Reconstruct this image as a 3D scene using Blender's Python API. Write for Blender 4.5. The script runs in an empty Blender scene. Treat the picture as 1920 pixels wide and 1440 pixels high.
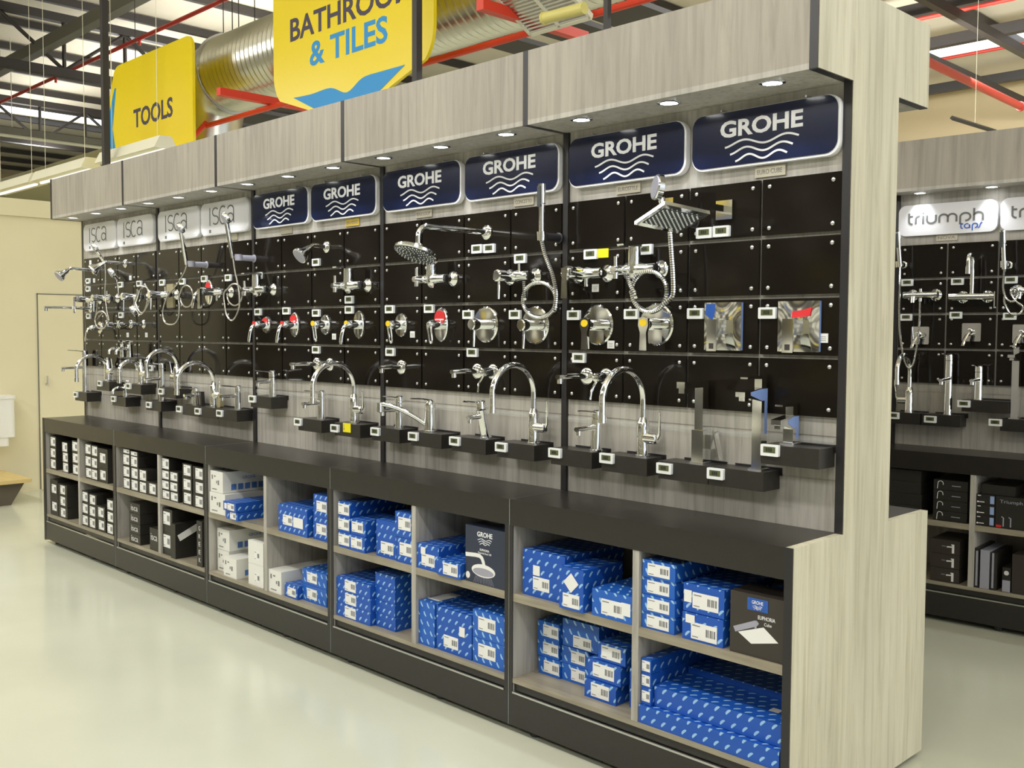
import bpy, math, random
from mathutils import Vector, Matrix
random.seed(7)
PI = math.pi
SC = bpy.context.scene
COL = SC.collection

# ---------------------------------------------------------------- camera
CAM = Vector((7.5453, -2.697, 1.5559)); YAW, PITCH, ROLL, FPX = 0.7926, 0.0531, 0.0049, 1895.29
_f = Vector((-math.sin(YAW)*math.cos(PITCH), math.cos(YAW)*math.cos(PITCH), -math.sin(PITCH)))
_r = _f.cross(Vector((0, 0, 1))).normalized(); _u = _r.cross(_f)
_R = _r*math.cos(ROLL) + _u*math.sin(ROLL); _U = -_r*math.sin(ROLL) + _u*math.cos(ROLL)
cam_d = bpy.data.cameras.new('camera'); cam = bpy.data.objects.new('camera', cam_d); COL.objects.link(cam)
m3 = Matrix((_R, _U, -_f)).transposed()
cam.matrix_world = Matrix.Translation(CAM) @ m3.to_4x4()
cam_d.sensor_width = 36.0; cam_d.lens = FPX/1920*36.0; cam_d.clip_end = 200
SC.camera = cam

# ---------------------------------------------------------------- view, world
SC.view_settings.view_transform = 'Standard'; SC.view_settings.look = 'None'
SC.view_settings.gamma = 1.0; SC.view_settings.use_curve_mapping = False
SC.view_settings.exposure = 0.0
w = bpy.data.worlds.new('daylight'); SC.world = w; w.use_nodes = True
w.node_tree.nodes['Background'].inputs[0].default_value = (0.88, 0.94, 1.0, 1)
w.node_tree.nodes['Background'].inputs[1].default_value = 1.15

def area_light(name, loc, sx, sy, energy, color=(1, 0.988, 0.945), rot=(0, 0, 0)):
    d = bpy.data.lights.new(name, 'AREA'); d.shape = 'RECTANGLE'; d.size = sx; d.size_y = sy
    d.energy = energy; d.color = color
    o = bpy.data.objects.new(name, d); o.location = loc; o.rotation_euler = rot; COL.objects.link(o)
    return o
# added fill lights out of frame over the aisles; upward ones brighten the roof
for i, x in enumerate((-5.0, -0.5, 4.0, 8.5)):
    area_light('aisle_fill_light', (x, -2.6, 4.75), 3.6, 0.35, 100)
    area_light('rear_aisle_fill_light', (x+0.5, 5.0, 4.75), 3.6, 0.35, 90)
    area_light('aisle_roof_fill', (x, -2.6, 4.95), 3.6, 0.5, 60, rot=(math.pi, 0, 0))
    area_light('rear_aisle_roof_fill', (x+0.5, 5.0, 4.95), 3.6, 0.5, 75, rot=(math.pi, 0, 0))
    area_light('far_aisle_roof_fill', (x-9, 5.0, 4.95), 3.6, 0.5, 75, rot=(math.pi, 0, 0))
for i, x in enumerate((1.0, 6.0)):
    area_light('rear_wall_fill', (x, 10.0, 4.9), 3.6, 0.5, 260, rot=(math.radians(72), 0, 0))  # added fill brightening the tan rear wall
# unseen fill lights added to brighten the front of the display
for i, x in enumerate((-2.0, 2.5, 7.0)):
    area_light('display_fill_light', (x, -5.6, 4.4), 2.6, 0.6, 62, rot=(math.radians(62), 0, 0))
# daylight from the store entrance beyond the near end
area_light('entrance_daylight', (15.5, 1.0, 2.3), 9.0, 3.6, 330, (1, 0.99, 0.93), (0, math.radians(90), 0))

# ---------------------------------------------------------------- helpers
def lin(c):
    c = c/255.0
    return c/12.92 if c <= 0.04045 else ((c+0.055)/1.055)**2.4
def rgb(r, g, b): return (lin(r), lin(g), lin(b), 1)

def at(px, py, Y):            # point of the vertical plane y=Y seen at a photo position
    d = _f + _R*((px-960)/FPX) + _U*((720-py)/FPX); t = (Y-CAM.y)/d.y
    return CAM + d*t
def atz(px, py, Z):
    d = _f + _R*((px-960)/FPX) + _U*((720-py)/FPX); t = (Z-CAM.z)/d.z
    return CAM + d*t

class Frame:
    def __init__(s, o, a): s.o = Vector(o); s.a = a; s.e = Vector((math.cos(a), math.sin(a), 0)); s.n = Vector((-math.sin(a), math.cos(a), 0))
    def w(s, u, v, z): return s.o + s.e*u + s.n*v + Vector((0, 0, z))
    def at(s, px, py, v):
        d = _f + _R*((px-960)/FPX) + _U*((720-py)/FPX)
        t = (v-(CAM-s.o).dot(s.n))/d.dot(s.n); q = CAM+d*t-s.o
        return Vector((q.dot(s.e), v, q.z))
F1 = Frame((0, 0, 0), 0.0)
F2 = Frame((5.395, 2.722, 0), math.radians(3.43))

MATS = {}
def mat(name, col, rough=0.5, metal=0.0, coat=0.0, emit=None, estr=0.0, noise=0.0, nscale=8.0, spec=0.5):
    if name in MATS: return MATS[name]
    m = bpy.data.materials.new(name); m.use_nodes = True; nt = m.node_tree; b = nt.nodes['Principled BSDF']
    b.inputs['Base Color'].default_value = col; b.inputs['Roughness'].default_value = rough
    b.inputs['Metallic'].default_value = metal; b.inputs['Coat Weight'].default_value = coat
    b.inputs['Specular IOR Level'].default_value = spec
    if emit is not None:
        b.inputs['Emission Color'].default_value = emit; b.inputs['Emission Strength'].default_value = estr
    if noise:
        tc = nt.nodes.new('ShaderNodeTexCoord'); n = nt.nodes.new('ShaderNodeTexNoise'); n.inputs['Scale'].default_value = nscale
        n.inputs['Detail'].default_value = 4
        mx = nt.nodes.new('ShaderNodeMix'); mx.data_type = 'RGBA'; mx.blend_type = 'MULTIPLY'; mx.inputs[0].default_value = 1
        cr = nt.nodes.new('ShaderNodeValToRGB'); cr.color_ramp.elements[0].position = .3; cr.color_ramp.elements[1].position = .7
        v = 1-noise; cr.color_ramp.elements[0].color = (v, v, v, 1); cr.color_ramp.elements[1].color = (1, 1, 1, 1)
        nt.links.new(tc.outputs['Object'], n.inputs['Vector']); nt.links.new(n.outputs['Fac'], cr.inputs[0])
        mx.inputs[6].default_value = col; nt.links.new(cr.outputs[0], mx.inputs[7]); nt.links.new(mx.outputs[2], b.inputs['Base Color'])
    MATS[name] = m
    return m

def wood(name, c0, c1, c2, rough=0.45, horiz=False):
    m = bpy.data.materials.new(name); m.use_nodes = True; nt = m.node_tree; b = nt.nodes['Principled BSDF']
    g = nt.nodes.new('ShaderNodeNewGeometry'); mp = nt.nodes.new('ShaderNodeMapping')
    mp.inputs['Scale'].default_value = (1.5, 22, 22) if horiz else (22, 22, 1.3)
    n = nt.nodes.new('ShaderNodeTexNoise'); n.inputs['Scale'].default_value = 1.6; n.inputs['Detail'].default_value = 7; n.inputs['Roughness'].default_value = .62
    n.inputs['Distortion'].default_value = .6
    cr = nt.nodes.new('ShaderNodeValToRGB'); e = cr.color_ramp.elements
    e[0].position = .30; e[0].color = c0; e[1].position = .68; e[1].color = c2
    k = e.new(.5); k.color = c1
    n2 = nt.nodes.new('ShaderNodeTexNoise'); n2.inputs['Scale'].default_value = 1.1; n2.inputs['Detail'].default_value = 2
    mp2 = nt.nodes.new('ShaderNodeMapping'); mp2.inputs['Scale'].default_value = (5, 5, .7)
    cr2 = nt.nodes.new('ShaderNodeValToRGB'); cr2.color_ramp.elements[0].position = .35; cr2.color_ramp.elements[1].position = .65
    cr2.color_ramp.elements[0].color = (.86, .86, .86, 1)
    mx = nt.nodes.new('ShaderNodeMix'); mx.data_type = 'RGBA'; mx.blend_type = 'MULTIPLY'; mx.inputs[0].default_value = 1
    L = nt.links.new
    L(g.outputs['Position'], mp.inputs['Vector']); L(mp.outputs[0], n.inputs['Vector']); L(n.outputs['Fac'], cr.inputs[0])
    L(g.outputs['Position'], mp2.inputs['Vector']); L(mp2.outputs[0], n2.inputs['Vector']); L(n2.outputs['Fac'], cr2.inputs[0])
    L(cr.outputs[0], mx.inputs[6]); L(cr2.outputs[0], mx.inputs[7]); L(mx.outputs[2], b.inputs['Base Color'])
    b.inputs['Roughness'].default_value = rough
    MATS[name] = m
    return m

def carton_mat(name, base, mark, ang, sc=0.036):
    m = bpy.data.materials.new(name); m.use_nodes = True; nt = m.node_tree; b = nt.nodes['Principled BSDF']
    L = nt.links.new; N = nt.nodes.new
    uv = N('ShaderNodeUVMap'); sep = N('ShaderNodeSeparateXYZ'); L(uv.outputs[0], sep.inputs[0])
    def M(op, a, bb=None):
        q = N('ShaderNodeMath'); q.operation = op
        for i, s in enumerate((a, bb)):
            if s is None: continue
            if isinstance(s, (int, float)): q.inputs[i].default_value = s
            else: L(s, q.inputs[i])
        return q.outputs[0]
    u = M('DIVIDE', sep.outputs[0], sc); v = M('DIVIDE', sep.outputs[1], sc*0.92)
    row = M('FLOOR', v); off = M('MULTIPLY', M('MODULO', row, 2.0), 0.5)
    fu = M('SUBTRACT', M('FRACT', M('ADD', M('ADD', u, off), 40.0)), .5); fv = M('SUBTRACT', M('FRACT', M('ADD', v, 40.0)), .5)
    c, s = math.cos(ang), math.sin(ang)
    a = M('ADD', M('MULTIPLY', fu, c), M('MULTIPLY', fv, s)); d = M('SUBTRACT', M('MULTIPLY', fv, c), M('MULTIPLY', fu, s))
    e = M('ADD', M('POWER', M('ABSOLUTE', M('DIVIDE', a, .31)), 2.0), M('POWER', M('ABSOLUTE', M('DIVIDE', d, .15)), 2.0))
    k = M('LESS_THAN', e, 1.0)
    half = M('GREATER_THAN', d, -0.06)
    k2 = M('MULTIPLY', k, half)
    mx = N('ShaderNodeMix'); mx.data_type = 'RGBA'; mx.inputs[6].default_value = base; mx.inputs[7].default_value = mark
    L(k2, mx.inputs[0]); L(mx.outputs[2], b.inputs['Base Color']); b.inputs['Roughness'].default_value = .38
    MATS[name] = m
    return m

CHROME = mat('chrome', (.86, .87, .88, 1), .07, 1.0)
SATIN = mat('satin_metal', (.62, .62, .62, 1), .3, 1.0)
GALV = mat('galvanised', (.62, .62, .55, 1), .28, 1.0)
WOOD = wood('grey_laminate', rgb(146, 139, 128), rgb(163, 156, 144), rgb(172, 165, 153))
WOODLIT = wood('lit_laminate', rgb(180, 173, 150), rgb(201, 195, 172), rgb(210, 205, 184))  # same laminate as WOOD, the strong light on the ends put into its colour
WOODP = wood('panel_laminate', rgb(152, 148, 140), rgb(180, 176, 168), rgb(192, 188, 181))
SHELFM = wood('shelf_laminate', rgb(138, 130, 112), rgb(154, 146, 128), rgb(166, 158, 140), .4, True)
BLACK = mat('black_laminate', rgb(44, 41, 38), .34, noise=.18, nscale=30)
TOPM = mat('black_counter_top', rgb(42, 39, 36), .30, noise=.15, nscale=25)
TRIM = mat('black_edge_trim', rgb(40, 38, 40), .35)
BOARD = mat('gloss_black_board', rgb(26, 22, 18), .10, spec=.22)
WHITE = mat('white_plastic', rgb(236, 238, 240), .35)
LCD = mat('lcd_grey_green', rgb(92, 98, 66), .25)
LCDD = mat('lcd_digits', rgb(40, 44, 34), .4)
NAVY = mat('navy_sign_face', rgb(15, 26, 60), .16, coat=.3)
SIGNW = mat('sign_white', rgb(238, 238, 242), .3)
SIGNG = mat('sign_silver_white', rgb(216, 216, 220), .28)
LETG = mat('lettering_grey', rgb(98, 100, 98), .5)
LETB = mat('lettering_blue', rgb(30, 80, 170), .5)
YELL = mat('sign_yellow', rgb(248, 222, 20), .28)
SBLUE = mat('sign_blue', rgb(30, 150, 222), .4)
STXT = mat('sign_dark_lettering', rgb(70, 62, 84), .5)
RED = mat('red_paint', rgb(226, 66, 40), .4)
REDP = mat('red_pipe', rgb(190, 56, 44), .4)
DARK = mat('dark_steel', rgb(52, 48, 46), .5)
GREYST = mat('grey_steel', rgb(112, 110, 100), .5)
CREAM = mat('cream_paint', rgb(226, 218, 184), .6, noise=.04, nscale=2)
TAN = mat('tan_paint', rgb(206, 188, 150), .7, noise=.05, nscale=1)
ROOFM = mat('roof_insulation', rgb(214, 206, 186), .7, noise=.08, nscale=1)
FLOORM = mat('polished_floor', rgb(206, 208, 190), .16, noise=.10, nscale=1.2)
SKYL = mat('skylight', rgb(240, 246, 255), .5, emit=(0.9, .96, 1, 1), estr=2.4)
LAMPE = mat('lamp_emitter', (1, 1, 1, 1), .5, emit=(1, 1, .97, 1), estr=6)
TUBEE = mat('fluorescent_tube', (1, 1, 1, 1), .5, emit=(1, .99, .88, 1), estr=1.15)
LAMPH = mat('lamp_housing', rgb(238, 236, 214), .5)
OLIVE = mat('olive_duct', rgb(150, 146, 104), .5)
CERAM = mat('ceramic', rgb(240, 240, 236), .12)
PINE = mat('pine_board', rgb(214, 190, 130), .5, noise=.1, nscale=12)
BLUEC = carton_mat('blue_carton', rgb(24, 82, 178), rgb(150, 192, 230), math.radians(48), .042)
BLUEC2 = carton_mat('blue_carton_left_slant', rgb(32, 94, 188), rgb(156, 198, 234), math.radians(122), .042)
WHITEC = mat('white_carton', rgb(226, 226, 220), .5)
BLACKC = mat('black_carton', rgb(40, 38, 34), .4)
NAVYC = mat('slate_carton', rgb(44, 52, 72), .35)
BROWNC = mat('dark_brown_carton', rgb(56, 50, 46), .35)
LABW = mat('label_paper', rgb(232, 232, 230), .55)
INK = mat('label_ink', rgb(120, 120, 122), .6)
INKB = mat('blue_ink', rgb(84, 124, 190), .6)
REDS = mat('red_sticker', rgb(214, 44, 50), .45)
YELS = mat('yellow_sticker', rgb(236, 200, 30), .45)
BLUES = mat('blue_sticker', rgb(40, 86, 170), .4)
YTAG = mat('yellow_price_card', rgb(240, 226, 20), .5)
GRAYP = mat('grey_plastic', rgb(158, 158, 172), .35)
RUBD = mat('nozzle_rubber', rgb(60, 64, 66), .5)
PLATE = mat('engraved_plate', rgb(196, 190, 172), .3, .6)
PLATY = mat('engraved_plate_gold', rgb(214, 186, 84), .35, .3)
BLUESIDE = mat('pale_blue_side', rgb(122, 146, 200), .25)  # thin pale blue sheets on the right sides of square chrome
HOSEW = mat('hose_metal', rgb(196, 192, 184), .25, .8)
def hose_mat():
    m = bpy.data.materials.new('ribbed_hose'); m.use_nodes = True; nt = m.node_tree; b = nt.nodes['Principled BSDF']
    b.inputs['Metallic'].default_value = 1; b.inputs['Roughness'].default_value = .18
    uv = nt.nodes.new('ShaderNodeUVMap'); wv = nt.nodes.new('ShaderNodeTexWave'); wv.inputs['Scale'].default_value = 38; wv.bands_direction = 'X'
    cr = nt.nodes.new('ShaderNodeValToRGB'); cr.color_ramp.elements[0].color = (.16, .17, .19, 1); cr.color_ramp.elements[1].color = (.88, .88, .88, 1)
    cr.color_ramp.elements[0].position = .2; cr.color_ramp.elements[1].position = .5
    nt.links.new(uv.outputs[0], wv.inputs['Vector']); nt.links.new(wv.outputs['Fac'], cr.inputs[0]); nt.links.new(cr.outputs[0], b.inputs['Base Color'])
    return m
HOSE = hose_mat()
def acrylic():
    m = bpy.data.materials.new('clear_acrylic'); m.use_nodes = True; b = m.node_tree.nodes['Principled BSDF']
    b.inputs['Alpha'].default_value = .07; b.inputs['Roughness'].default_value = .05
    b.inputs['Base Color'].default_value = (.92, .95, .94, 1)
    return m
ACRYL = acrylic()

def reflection_mat():  # brick pattern added behind the camera to vary the chrome reflections
    m = bpy.data.materials.new('reflection_pattern'); m.use_nodes = True; nt = m.node_tree; b = nt.nodes['Principled BSDF']; L = nt.links.new
    g = nt.nodes.new('ShaderNodeTexCoord'); mp = nt.nodes.new('ShaderNodeMapping'); mp.inputs['Rotation'].default_value = (math.radians(90), 0, 0)
    br = nt.nodes.new('ShaderNodeTexBrick'); br.inputs['Scale'].default_value = 1.0; br.inputs['Brick Width'].default_value = .34; br.inputs['Row Height'].default_value = .25
    br.inputs['Mortar Size'].default_value = .03; br.inputs['Mortar'].default_value = (.01, .01, .01, 1); br.inputs['Color1'].default_value = (0, 0, 0, 1); br.inputs['Color2'].default_value = (1, 1, 1, 1)
    cr = nt.nodes.new('ShaderNodeValToRGB'); cr.color_ramp.interpolation = 'CONSTANT'; e = cr.color_ramp.elements
    e[0].color = rgb(60, 58, 56); e[1].position = .93; e[1].color = rgb(220, 195, 70)
    for p_, c_ in ((.25, rgb(225, 222, 208)), (.42, rgb(150, 146, 138)), (.52, rgb(46, 44, 42)), (.60, rgb(226, 222, 206)), (.74, rgb(84, 82, 78)), (.80, rgb(238, 236, 226)), (.90, rgb(70, 96, 160))):
        k = e.new(p_); k.color = c_
    L(g.outputs['Object'], mp.inputs[0]); L(mp.outputs[0], br.inputs['Vector']); L(br.outputs['Color'], cr.inputs[0]); L(cr.outputs[0], b.inputs['Base Color'])
    MATS['reflection_pattern'] = m
    return m
REFLPAT = reflection_mat()
class MB:
    """collects shapes into one mesh; faces carry a material index and metre UVs"""
    def __init__(s): s.v = []; s.f = []; s.m = []; s.uv = []
    def face(s, idx, mi=0, uv=None):
        s.f.append(tuple(idx)); s.m.append(mi); s.uv.append(uv)
    def box(s, x0, x1, y0, y1, z0, z1, mi=0):
        b = len(s.v)
        s.v += [(x0, y0, z0), (x1, y0, z0), (x1, y1, z0), (x0, y1, z0), (x0, y0, z1), (x1, y0, z1), (x1, y1, z1), (x0, y1, z1)]
        for q, ax in (((0, 1, 5, 4), (0, 2)), ((1, 2, 6, 5), (1, 2)), ((2, 3, 7, 6), (0, 2)), ((3, 0, 4, 7), (1, 2)), ((4, 5, 6, 7), (0, 1)), ((3, 2, 1, 0), (0, 1))):
            s.face([b+i for i in q], mi, [(s.v[b+i][ax[0]], s.v[b+i][ax[1]]) for i in q])
        return s
    def obox(s, c, ax, ay, az, mi=0):   # oriented box from centre and three half vectors
        b = len(s.v); c = Vector(c); ax, ay, az = Vector(ax), Vector(ay), Vector(az)
        for k in ((-1, -1, -1), (1, -1, -1), (1, 1, -1), (-1, 1, -1), (-1, -1, 1), (1, -1, 1), (1, 1, 1), (-1, 1, 1)):
            s.v.append(tuple(c+ax*k[0]+ay*k[1]+az*k[2]))
        for q in ((0, 1, 5, 4), (1, 2, 6, 5), (2, 3, 7, 6), (3, 0, 4, 7), (4, 5, 6, 7), (3, 2, 1, 0)): s.face([b+i for i in q], mi)
        return s
    def prism(s, pts, y0, y1, mi=0, side=None):  # outline in x,z extruded along y (y0 is the front)
        n = len(pts); b = len(s.v)
        s.v += [(p[0], y0, p[1]) for p in pts] + [(p[0], y1, p[1]) for p in pts]
        s.face(range(b, b+n), mi); s.face([b+n+i for i in reversed(range(n))], mi)
        for i in range(n):
            j = (i+1) % n; s.face((b+i, b+n+i, b+n+j, b+j), mi if side is None else side)
        return s
    def prism_x(s, pts, x0, x1, mi=0):  # outline in y,z extruded along x
        n = len(pts); b = len(s.v)
        s.v += [(x0, p[0], p[1]) for p in pts] + [(x1, p[0], p[1]) for p in pts]
        s.face([b+i for i in reversed(range(n))], mi); s.face(range(b+n, b+2*n), mi)
        for i in range(n):
            j = (i+1) % n; s.face((b+i, b+j, b+n+j, b+n+i), mi)
        return s
    def tube(s, path, r, seg=12, mi=0, caps=True, sq=1.0):
        P = [Vector(p) for p in path]; n = len(P)
        R = r if isinstance(r, (list, tuple)) else [r]*n
        b0 = len(s.v); prev = None; L = 0; Ls = []
        for i in range(n):
            t = (P[min(i+1, n-1)]-P[max(i-1, 0)]).normalized()
            if i: L += (P[i]-P[i-1]).length
            Ls.append(L)
            if prev is None:
                a = Vector((0, 0, 1)) if abs(t.z) < .9 else Vector((1, 0, 0))
                x = t.cross(a).normalized()
            else:
                x = (prev-t*prev.dot(t)).normalized()
            y = t.cross(x); prev = x
            for k in range(seg):
                an = 2*PI*k/seg
                s.v.append(tuple(P[i]+x*math.cos(an)*R[i]+y*math.sin(an)*R[i]*sq))
        for i in range(n-1):
            for k in range(seg):
                k2 = (k+1) % seg
                s.face((b0+i*seg+k, b0+i*seg+k2, b0+(i+1)*seg+k2, b0+(i+1)*seg+k), mi,
                       [(Ls[i], k/seg), (Ls[i], (k+1)/seg), (Ls[i+1], (k+1)/seg), (Ls[i+1], k/seg)])
        if caps:
            s.face([b0+k for k in reversed(range(seg))], mi); s.face([b0+(n-1)*seg+k for k in range(seg)], mi)
        return s
    def cyl(s, a, b, r, r2=None, seg=16, mi=0): return s.tube([a, b], [r, r if r2 is None else r2], seg, mi)
    def lathe(s, origin, axis, prof, seg=28, mi=0, sx=1.0, sz=1.0):  # prof: (dist along axis, radius)
        o = Vector(origin); t = Vector(axis).normalized()
        a = Vector((0, 0, 1)) if abs(t.z) < .9 else Vector((1, 0, 0))
        x = t.cross(a).normalized(); y = t.cross(x); b0 = len(s.v); n = len(prof)
        for d, r in prof:
            for k in range(seg):
                an = 2*PI*k/seg; s.v.append(tuple(o+t*d+x*math.cos(an)*r*sx+y*math.sin(an)*r*sz))
        for i in range(n-1):
            for k in range(seg):
                k2 = (k+1) % seg; s.face((b0+i*seg+k, b0+i*seg+k2, b0+(i+1)*seg+k2, b0+(i+1)*seg+k), mi)
        s.face([b0+k for k in reversed(range(seg))], mi); s.face([b0+(n-1)*seg+k for k in range(seg)], mi)
        return s
    def stroke(s, pts, wd, y, mi=0, th=.0015):  # flat ribbon in x,z plane, facing -y
        n = len(pts); b = len(s.v); P = [Vector((p[0], p[1])) for p in pts]
        for yy in (y-th, y):
            for i in range(n):
                t = (P[min(i+1, n-1)]-P[max(i-1, 0)]); t = t.normalized() if t.length else Vector((1, 0))
                q = Vector((-t.y, t.x))*wd/2
                s.v += [(P[i].x+q.x, yy, P[i].y+q.y), (P[i].x-q.x, yy, P[i].y-q.y)]
        for i in range(n-1):
            a = b+2*i; c = a+2*n
            s.face((a, a+1, a+3, a+2), mi); s.face((c, c+2, c+3, c+1), mi)
            s.face((a, a+2, c+2, c), mi); s.face((a+1, c+1, c+3, a+3), mi)
        a = b; c = a+2*n; s.face((a, c, c+1, a+1), mi)
        a = b+2*n-2; c = a+2*n; s.face((a, a+1, c+1, c), mi)
        return s
    def build(s, name, mats, parent=None, loc=(0, 0, 0), rot=0.0, smooth=True):
        me = bpy.data.meshes.new(name); me.from_pydata([tuple(v) for v in s.v], [], s.f)
        if not isinstance(mats, (list, tuple)): mats = [mats]
        for m in mats: me.materials.append(m)
        uvl = me.uv_layers.new(name='UVMap'); d = uvl.data; li = 0
        for fi, f in enumerate(s.f):
            me.polygons[fi].material_index = s.m[fi]
            u = s.uv[fi]
            for k in range(len(f)):
                d[li].uv = u[k] if u else (0, 0); li += 1
        if smooth:
            for p in me.polygons: p.use_smooth = True
            me.set_sharp_from_angle(angle=math.radians(32))
        me.update()
        o = bpy.data.objects.new(name, me); COL.objects.link(o)
        if parent is not None: o.parent = parent
        o.location = loc
        o.rotation_euler = rot if isinstance(rot, (tuple, list)) else (0, 0, rot)
        return o

def tag(o, label, cat, group=None):
    o['label'] = label; o['category'] = cat
    if group: o['group'] = group
    return o
def struct(o): o['kind'] = 'structure'; return o
def thing(name, label, cat, loc=(0, 0, 0), rot=0.0, group=None):
    o = bpy.data.objects.new(name, None); o.empty_display_size = .05; COL.objects.link(o)
    o.location = loc; o.rotation_euler = (0, 0, rot)
    return tag(o, label, cat, group)
KIDS = {}
def dup(root, loc, rot=None, label=None, group=None):
    r = root.copy(); COL.objects.link(r); r.location = loc
    if rot is not None: r.rotation_euler = (0, 0, rot)
    if label: r['label'] = label
    if group: r['group'] = group
    for ch in [c for c in KIDS.setdefault(root.name, [c for c in bpy.data.objects if c.parent == root])]:
        c = ch.copy(); COL.objects.link(c); c.parent = r
        for g in KIDS.setdefault(ch.name, [q for q in bpy.data.objects if q.parent == ch]):
            d = g.copy(); COL.objects.link(d); d.parent = c
    return r

def rrect(x0, x1, z0, z1, r, n=7):
    out = []
    for cx, cz, a0 in ((x1-r, z0+r, -90), (x1-r, z1-r, 0), (x0+r, z1-r, 90), (x0+r, z0+r, 180)):
        for k in range(n+1):
            a = math.radians(a0+90*k/n); out.append((cx+r*math.cos(a), cz+r*math.sin(a)))
    return out
def arc(cx, cz, rx, rz, a0, a1, n=10): return [(cx+rx*math.cos(math.radians(a0+(a1-a0)*k/n)), cz+rz*math.sin(math.radians(a0+(a1-a0)*k/n))) for k in range(n+1)]
def spline(pts, n=8):
    P = [Vector(p) for p in pts]; P = [P[0]*2-P[1]]+P+[P[-1]*2-P[-2]]; out = []
    for i in range(1, len(P)-2):
        for k in range(n):
            t = k/n; a, b, c, d = P[i-1], P[i], P[i+1], P[i+2]
            out.append(.5*((2*b)+(c-a)*t+(2*a-5*b+4*c-d)*t*t+(3*b-a-3*c+d)*t**3))
    out.append(P[-2]); return out

def text_part(name, txt, material, parent, x0, x1, z0, z1, y, bold=0.0, th=.0015, face='front', xpos=0.0):
    """lettering fitted into a rectangle; front faces -y, 'side' faces +x (then x0,x1 are y values)"""
    c = bpy.data.curves.new(name, 'FONT'); c.body = txt; c.extrude = .004; c.offset = bold; c.resolution_u = 3
    t = bpy.data.objects.new(name, c); COL.objects.link(t)
    dg = bpy.context.evaluated_depsgraph_get(); me = bpy.data.meshes.new_from_object(t.evaluated_get(dg))
    bpy.data.objects.remove(t); bpy.data.curves.remove(c)
    xs = [v.co.x for v in me.vertices]; ys = [v.co.y for v in me.vertices]
    ax, bx, ay, by = min(xs), max(xs), min(ys), max(ys)
    for v in me.vertices:
        u = x0+(v.co.x-ax)/(bx-ax)*(x1-x0); z = z0+(v.co.y-ay)/(by-ay)*(z1-z0); q = (v.co.z+.004)/.008*th
        v.co = (u, y-q, z) if face == 'front' else (y+q, u, z)
    me.materials.clear(); me.materials.append(material); me.name = name
    o = bpy.data.objects.new(name, me); COL.objects.link(o); o.parent = parent
    return o

# ---------------------------------------------------------------- dimensions of the display islands
ZC, ZS, ZT, D, FF, MID, W = 0.909, 2.34, 2.62, 0.3167, 0.0864, 0.4707, 1.2
BF = 0.300          # front face of the black boards

# ---------------------------------------------------------------- room
def room():
    fl = MB(); fl.box(-26, 18, -9, 17.4, -.06, 0); struct(fl.build('floor', FLOORM))
    # roof sheets with skylight strips
    c = MB(); sky = [(-16.4, -14.9), (0.2, 1.9)]
    xs = [-26, -16.4, -14.9, 12.5]
    c.box(-26, -16.4, -9, 17.4, 6.3, 6.38); c.box(-14.9, 16, -9, 14.3, 6.3, 6.38); c.box(-14.9, 16, 15.15, 17.4, 6.3, 6.38)
    struct(c.build('ceiling', ROOFM))
    s = MB(); s.box(-16.4, -14.9, -9, 17, 6.32, 6.36); struct(s.build('window_1', SKYL))
    s = MB(); s.box(-14.9, 16, 14.3, 15.15, 6.32, 6.36); struct(s.build('window_2', SKYL))
    b = MB(); b.box(-26, 18, 17.4, 17.6, 0, 6.4); struct(b.build('wall_back', TAN))
    b = MB(); b.box(-26.2, -26, -9, 17, 0, 6.4); struct(b.build('wall_far_left', TAN))
    b = MB(); b.box(-26, 18, -9.2, -9, 0, 6.4); struct(b.build('wall_front', CREAM))
    # unseen racks added behind the camera for chrome and boards to reflect
    first = None
    for i, x in enumerate((-11, -7.4, -3.8, -.2, 3.4, 9.6)):
        if first is None:
            t = thing('reflection_rack', 'dark unseen rack added behind the photographer for reflections', 'rack', (x, -6.4, 0), 0, 'added reflection racks')
            for xx in (0, 3.3):
                m = MB(); m.box(xx, xx+.09, 0, .09, 0, 3.4); m.box(xx, xx+.09, .8, .89, 0, 3.4); m.build('upright', DARK, t)
            m = MB()
            m.box(0.09, 3.3, .75, .78, .05, 3.1); m.build('back_panel', REFLPAT, t)
            for z, mt in ((.12, DARK), (1.0, LAMPH), (1.75, DARK), (2.5, LAMPH), (3.2, DARK)):
                m = MB(); m.box(.09, 3.3, 0, .78, z, z+.07); m.build('shelf', mt, t)
            first = t
        else: dup(first, (x, -6.4, 0))
    # cream partition block at the left end of the island
    p = MB(); p.box(-4.6, -2.5, -2.2, 3.6, 0, 2.60); p.box(-4.6, -2.47, -2.2, 3.62, 2.60, 2.76)
    struct(p.build('wall_left', CREAM))
    d = MB(); d.box(-2.5, -2.492, .857, 1.80, .01, 1.875)
    dd = d.build('door_1', CREAM); struct(dd)
    g = MB(); g.box(-2.497, -2.490, .848, .857, .01, 1.884); g.box(-2.497, -2.490, .848, 1.80, 1.875, 1.884)
    g.build('door_frame', GREYST, dd)
    h = MB(); h.cyl((-2.49, .92, 1.02), (-2.455, .92, 1.02), .008); h.cyl((-2.455, .92, 1.02), (-2.455, .92, 1.10), .007)
    h.build('door_handle', SATIN, dd)

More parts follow.
